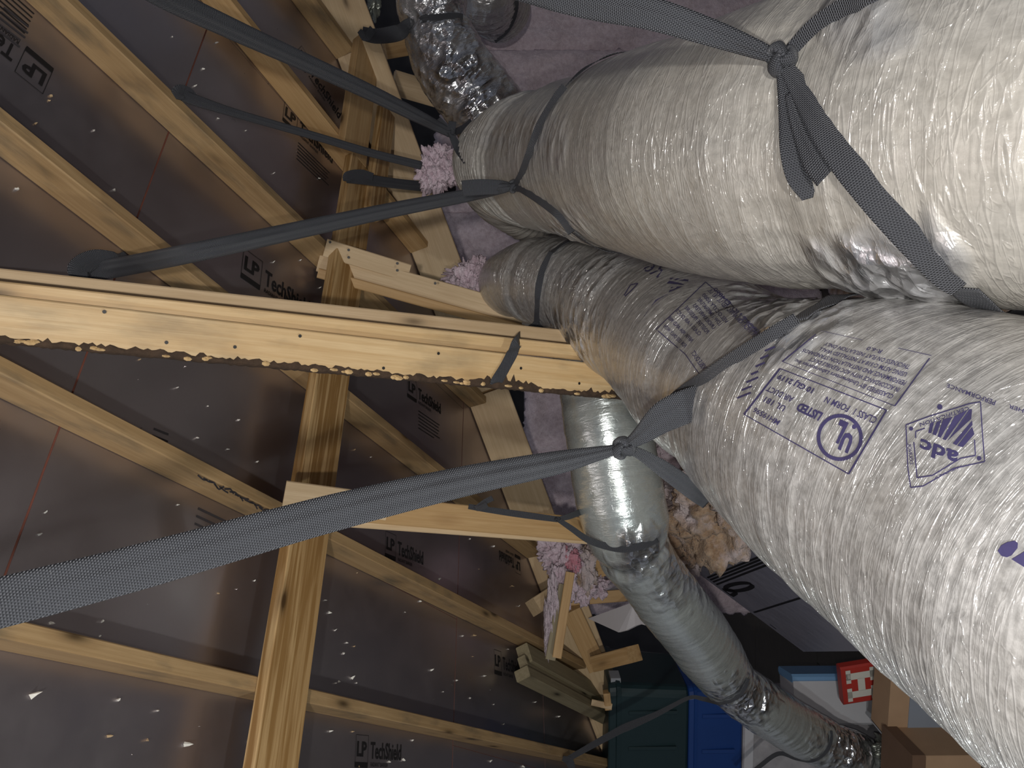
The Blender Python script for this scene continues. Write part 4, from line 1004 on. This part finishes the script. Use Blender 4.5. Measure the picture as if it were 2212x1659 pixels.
# ------------------------------------------------------------------ framing odds and ends near the eave
def stick(name, x0, y0, z0, x1, y1, z1, t, w, mat, label, cat, face=None):
    p0, p1 = P(x0, y0, z0), P(x1, y1, z1)
    return tag(beam(name, p0, p1, tocam((p0+p1)/2) if face is None else face, t, w, mat), label, cat)
gb = empty('board_stack', P(1180, 1440, 3.75)); tag(gb, 'stack of grey-green boards lying against the marked rafter end', 'boards')
for i, (x, y, w) in enumerate([(1168, 1422, .075), (1166, 1442, .05), (1164, 1464, .085)]):
    a, b = roof_hit(x, y); z0 = dr(x, y)-.25-.02*i
    p0 = P(x-36, y-8, z0-.05); p1 = p0+R3*1.25+H3*(-.02)
    beam('board', p0, p1, W([0, 0, -1])+H3*-.6, .09-.02*i, w*.8, 'grey_lumber', gb)
stick('brace_stub', 1232, 1236, 3.38, 1203, 1420, 3.30, .05, .040, 'pine', 'short bright stub board hanging below the pink insulation clump', 'stub')
stick('brace_stub', 1218, 1262, 3.43, 1189, 1424, 3.36, .05, .045, 'grey_lumber', 'grey face of the short stub, made as a second board', 'stub')  # the stub's grey face, built as its own board in grey lumber
stick('brace_block', 1152, 1312, 3.55, 1192, 1286, 3.62, .09, .075, 'pine_pale', 'dusty block end poking out left of the stub boards', 'block')
stick('brace_block', 1292, 1432, 3.80, 1370, 1412, 3.62, .09, .075, 'pine', 'wood block jutting out above the dark tote', 'block')
stick('rafter_tail', 1232, 1316, 3.9, 1290, 1440, 3.95, .06, .10, 'pine', 'tapering rafter tail beside the black void', 'rafter')
stick('ceiling_joist', 1190, 1252, 3.85, 1345, 1204, 3.7, .05, .12, 'pine', 'joist under the fluffy pink insulation behind the silver duct', 'joist')
stick('ceiling_joist', 1225, 1296, 3.95, 1375, 1284, 3.9, .05, .06, 'pine', 'thin joist above the drywall offcut', 'joist')
stick('ceiling_joist', 1395, 1438, 4.3, 1490, 1462, 4.25, .05, .04, 'pine', 'wood strip behind the dark tote top', 'joist')
stick('rafter_block', 1310, 1494, 3.85, 1314, 1530, 3.85, .05, .035, 'pine', 'small upright block at the end of the board stack', 'block')
stick('rafter_block', 1278, 1517, 3.86, 1322, 1527, 3.84, .04, .03, 'pine_pale', 'small pale block below the board stack end', 'block')
stick('far_brace', 850, 178, 4.15, 985, 218, 4.3, .04, .13, 'pine_pale', 'pale brace board with nails beyond the valley board', 'brace')
stick('far_brace', 852, 162, 4.22, 960, 192, 4.34, .05, .04, 'pine', 'upper edge board of the far brace', 'brace')
stick('far_brace', 830, 105, 4.5, 890, 95, 4.6, .04, .12, 'pine', 'shadowed brace end between valley board and crumpled duct', 'brace')
stick('far_brace', 985, 250, 4.1, 1035, 300, 4.0, .06, .12, 'pine', 'shadowed board foot under the crumpled duct', 'brace')
for (x, y) in [(870, 186), (870, 196), (905, 202)]: pass
# pink clump hanging under the stamped strut
pc = empty('insulation_clump', P(1215, 1215, 3.5)); tag(pc, 'pink fluffy insulation clump with a deep pink patch, spilling over the stub boards', 'insulation')
for i, (x, y, z, sx, sz, m) in enumerate([(1212, 1195, 3.55, .10, .09, 'pink_fluff'), (1232, 1215, 3.5, .07, .035, 'pink_deep'), (1218, 1250, 3.48, .11, .05, 'pink_fluff'), (1258, 1230, 3.6, .11, .06, 'brown_fluff'),
                                          (1196, 1300, 3.44, .14, .025, 'pink_batt'), (1262, 1272, 3.6, .06, .05, 'pink_fluff'), (1292, 1268, 3.7, .045, .05, 'pink_fluff'), (1185, 1360, 3.42, .12, .018, 'pink_batt')]):
    mound('tuft', P(x, y, z), RIGHT*sx, FWD*.06, UP*sz, 200+7*i, m, .55, 100, 3.0, pc)
# drywall offcut with broken edge
def slab(name, pix, z, thick, mat, label, cat, edge_dir=None):
    p = [P(x, y, zz) for (x, y, zz) in pix]; n = len(p); nrm = nz(np.cross(p[1]-p[0], p[-1]-p[0])); nrm = nrm if nrm.dot(FWD) > 0 else -nrm
    vs = p+[q+nrm*thick for q in p]
    fs = [tuple(range(n)), tuple(range(2*n-1, n-1, -1))]+[(k, (k+1) % n, (k+1) % n+n, k+n) for k in range(n)]
    return tag(mk(name, vs, fs, mat), label, cat)
slab('drywall_offcut', [(1270, 1336, 3.95), (1370, 1300, 3.7), (1398, 1330, 3.62), (1412, 1366, 3.6), (1398, 1352, 3.65), (1384, 1348, 3.68), (1372, 1352, 3.7), (1352, 1362, 3.72), (1336, 1366, 3.75)], 0, .014, 'drywall', 'broken drywall offcut sticking out over the black void', 'drywall')
slab('drywall_offcut', [(1295, 1282, 4.1), (1330, 1268, 4.0), (1372, 1266, 3.9), (1376, 1292, 3.9)], 0, .014, 'drywall', 'grey drywall edge behind the silver duct bend', 'drywall')
# ------------------------------------------------------------------ storage behind the silver duct
def tote(c, sx, sy, sz, yaw, mat, lidmat, label, tab=False):
    rg, fw = yawed(yaw); c = np.asarray(c, float); r_ = empty('storage_tote', c); tag(r_, label, 'tote')
    vs, fs = [], []
    def ring(z, k, rad, nseg=5):
        out = []
        for (sx_, sy_, a0) in ((1, 1, 0), (-1, 1, 90), (-1, -1, 180), (1, -1, 270)):
            for i in range(nseg):
                a = math.radians(a0+90*i/(nseg-1)); out.append(c+UP*z+rg*(sx_*(sx*k/2-rad)+rad*math.cos(a))+fw*(sy_*(sy*k/2-rad)+rad*math.sin(a)))
        return out
    def loft(rings, name, mat_, par):
        m = len(rings[0]); V = [p for q in rings for p in q]; Fc = [(i*m+j, i*m+(j+1) % m, (i+1)*m+(j+1) % m, (i+1)*m+j) for i in range(len(rings)-1) for j in range(m)]
        Fc += [tuple(range(m-1, -1, -1)), tuple(range((len(rings)-1)*m, len(rings)*m))]; return mk(name, V, Fc, mat_, par)
    loft([ring(0, .88, .05), ring(.01, .90, .05), ring(sz*.84, .97, .05), ring(sz*.86, .975, .05)], 'body', mat, r_); bd = COL.objects[-1]
    loft([ring(sz*.85, 1.0, .055), ring(sz*.90, 1.01, .055), ring(sz*.91, .985, .05), ring(sz*.985, .97, .05), ring(sz, .95, .05)], 'lid', lidmat, r_); ld = COL.objects[-1]
    for k in (-.28, 0, .28):
        vs, fs = obox_geo(c+rg*sx*k-fw*sy*.475+UP*sz*.45, rg, fw, UP, .02, .02, sz*.6, .004); mk('rib', vs, fs, mat, bd)
    if tab:
        vs, fs = obox_geo(c+rg*(sx*.49)-fw*sy*.30+UP*sz*.9, rg, fw, UP, .035, .09, .05, .004); mk('latch', vs, fs, 'grey_tab', ld)
    return r_
TZ = 4.1
def zof(x, z): return CAMZ-(x-CX)/F*z
base = P(1500, 1562, TZ); base2 = np.array([base[0], base[1], 0])
zt, zm, zb_ = zof(1318, TZ-.1), zof(1487, TZ-.1), zof(1602, TZ-.1)
tote(base2+UP*(zm+.002), .68, .48, zt-zm-.004, 6, 'teal_plastic', 'teal_plastic', 'dark teal storage tote on top of the stack, under the board ends', True)
tote(base2+UP*(zb_+.002)-RIGHT*.03, .66, .46, zm-zb_-.002, 4, 'blue_plastic', 'blue_plastic', 'blue storage tote under the dark teal tote')
vs, fs = obox_geo(base2+UP*(zb_/2)-RIGHT*.17, *yawed(5), UP, .60, .40, zb_-.002, .006)
pb = empty('paper_carton', base2); tag(pb, 'pale grey carton holding up the blue tote', 'carton'); mk('carton_body', vs, fs, 'grey_print', pb)
vs, fs = obox_geo(base2+UP*(zb_-.03)-RIGHT*.17, *yawed(5), UP, .615, .415, .045, .004); mk('carton_lid', vs, fs, 'white_plastic', pb)
# red plaque box with white H
rg, fw = yawed(12); c = P(1860, 1478, 3.64)
rb = empty('red_box', np.array([c[0], c[1], zof(1906, 3.64)])); tag(rb, 'red box with a large white letter H between carton and pale bin', 'box')
tl_ = math.radians(10); rgt = rg*math.cos(tl_)+UP*math.sin(tl_); upt = np.cross(rgt, fw); upt = upt if upt[2] > 0 else -upt
vs, fs = obox_geo(c+fw*.025, rgt, fw, upt, .203, .05, .18, .008); rbb = mk('box_body', vs, fs, 'red_card', rb)
f = Flat()
for r_ in ((-.34, -.36, -.16, .36), (.16, -.36, .34, .36), (-.17, -.10, .17, .08), (-.43, .24, -.07, .36), (.07, .24, .43, .36), (-.43, -.36, -.07, -.24), (.07, -.36, .43, -.24)): f.rect(*r_)
mk('letter_h', [c-fw*.0015+rgt*(x*.195)+upt*(y*.19) for x, y in f.v], f.f, 'cream_ink', rbb)
# support under the red box
vs, fs = obox_geo(np.array([c[0], c[1], 0])+fw*.04+UP*(zof(1908, 3.64)/2-.008), rg, fw, UP, .22, .09, zof(1908, 3.64)-.016, .004); tag(mk('cardboard_box', vs, fs, 'cardboard_dark'), 'low brown box carrying the red lettered box', 'box')
# carton with slate print
rg, fw = yawed(8); c = P(1965, 1492, 3.50); ztop = zof(1936, 3.42)
ca = empty('cardboard_box', np.array([c[0], c[1], 0])); tag(ca, 'tan carton with slate blue front panel beside the near grey duct', 'box')
vs, fs = obox_geo(np.array([c[0], c[1], ztop/2+.01])+RIGHT*.02, rg, fw, UP, .42, .15, ztop-.02, .004); mk('box_body', vs, fs, 'cardboard', ca)
vs, fs = obox_geo(np.array([c[0], c[1], ztop/2-.03])+RIGHT*.02-fw*.077, rg, fw, UP, .385, .004, ztop-.12, .001); mk('printed_panel', vs, fs, 'slate_card', ca)
vs, fs = obox_geo(np.array([c[0], c[1], ztop/2])-rg*.212+RIGHT*.02, rg, fw, UP, .012, .17, ztop, .003); mk('rim_strip', vs, fs, 'white_plastic', ca)
rg, fw = yawed(4); c = P(2030, 1655, 3.35); ztop = zof(1972, 3.25)
cb_ = empty('cardboard_box', np.array([c[0], c[1], 0])); tag(cb_, 'plain tan carton with dark brown top strip', 'box')
vs, fs = obox_geo(np.array([c[0], c[1], ztop/2-.03])-RIGHT*.03, rg, fw, UP, .30, .25, ztop-.06, .004); mk('box_body', vs, fs, 'cardboard', cb_)
vs, fs = obox_geo(np.array([c[0], c[1], ztop-.028])-RIGHT*.03, rg, fw, UP, .31, .26, .056, .004); mk('top_strip', vs, fs, 'cardboard_dark', cb_)
# pale bin with blue rim
rg, fw = yawed(-8); c = P(1755, 1502, 3.89); ztop = zof(1722, 3.82)
cc_ = empty('storage_bin', np.array([c[0], c[1], 0])); tag(cc_, 'pale grey bin with sky blue rim behind the silver duct', 'bin')
vs, fs = obox_geo(np.array([c[0], c[1], ztop/2])-RIGHT*.0, rg, fw, UP, .24, .19, ztop-.01, .012); mk('bin_body', vs, fs, 'white_plastic', cc_)
vs, fs = obox_geo(np.array([c[0], c[1], ztop/2])+rg*.105, rg, fw, UP, .04, .20, ztop, .012); mk('rim', vs, fs, 'sky_plastic', cc_)
# crumpled clear bag
jacket('bag_film', (.20, .21, .18), .5, .25, .3, .6)
bg = mound('plastic_bag', P(1935, 1625, 3.55), RIGHT*.09, FWD*.08, UP*.09, 301, 'bag_film', .5, 90, 3.2)
tag(bg, 'crumpled dark plastic bag between the duct end and the tan carton', 'bag')

fs_ = mound('foil_scrap', P(806, 8, 3.9), RIGHT*.07, FWD*.03, UP*.03, 333, 'bag_film', .6, 50, 3.0)
tag(fs_, 'small bright foil scrap caught beside the valley board top', 'foil')
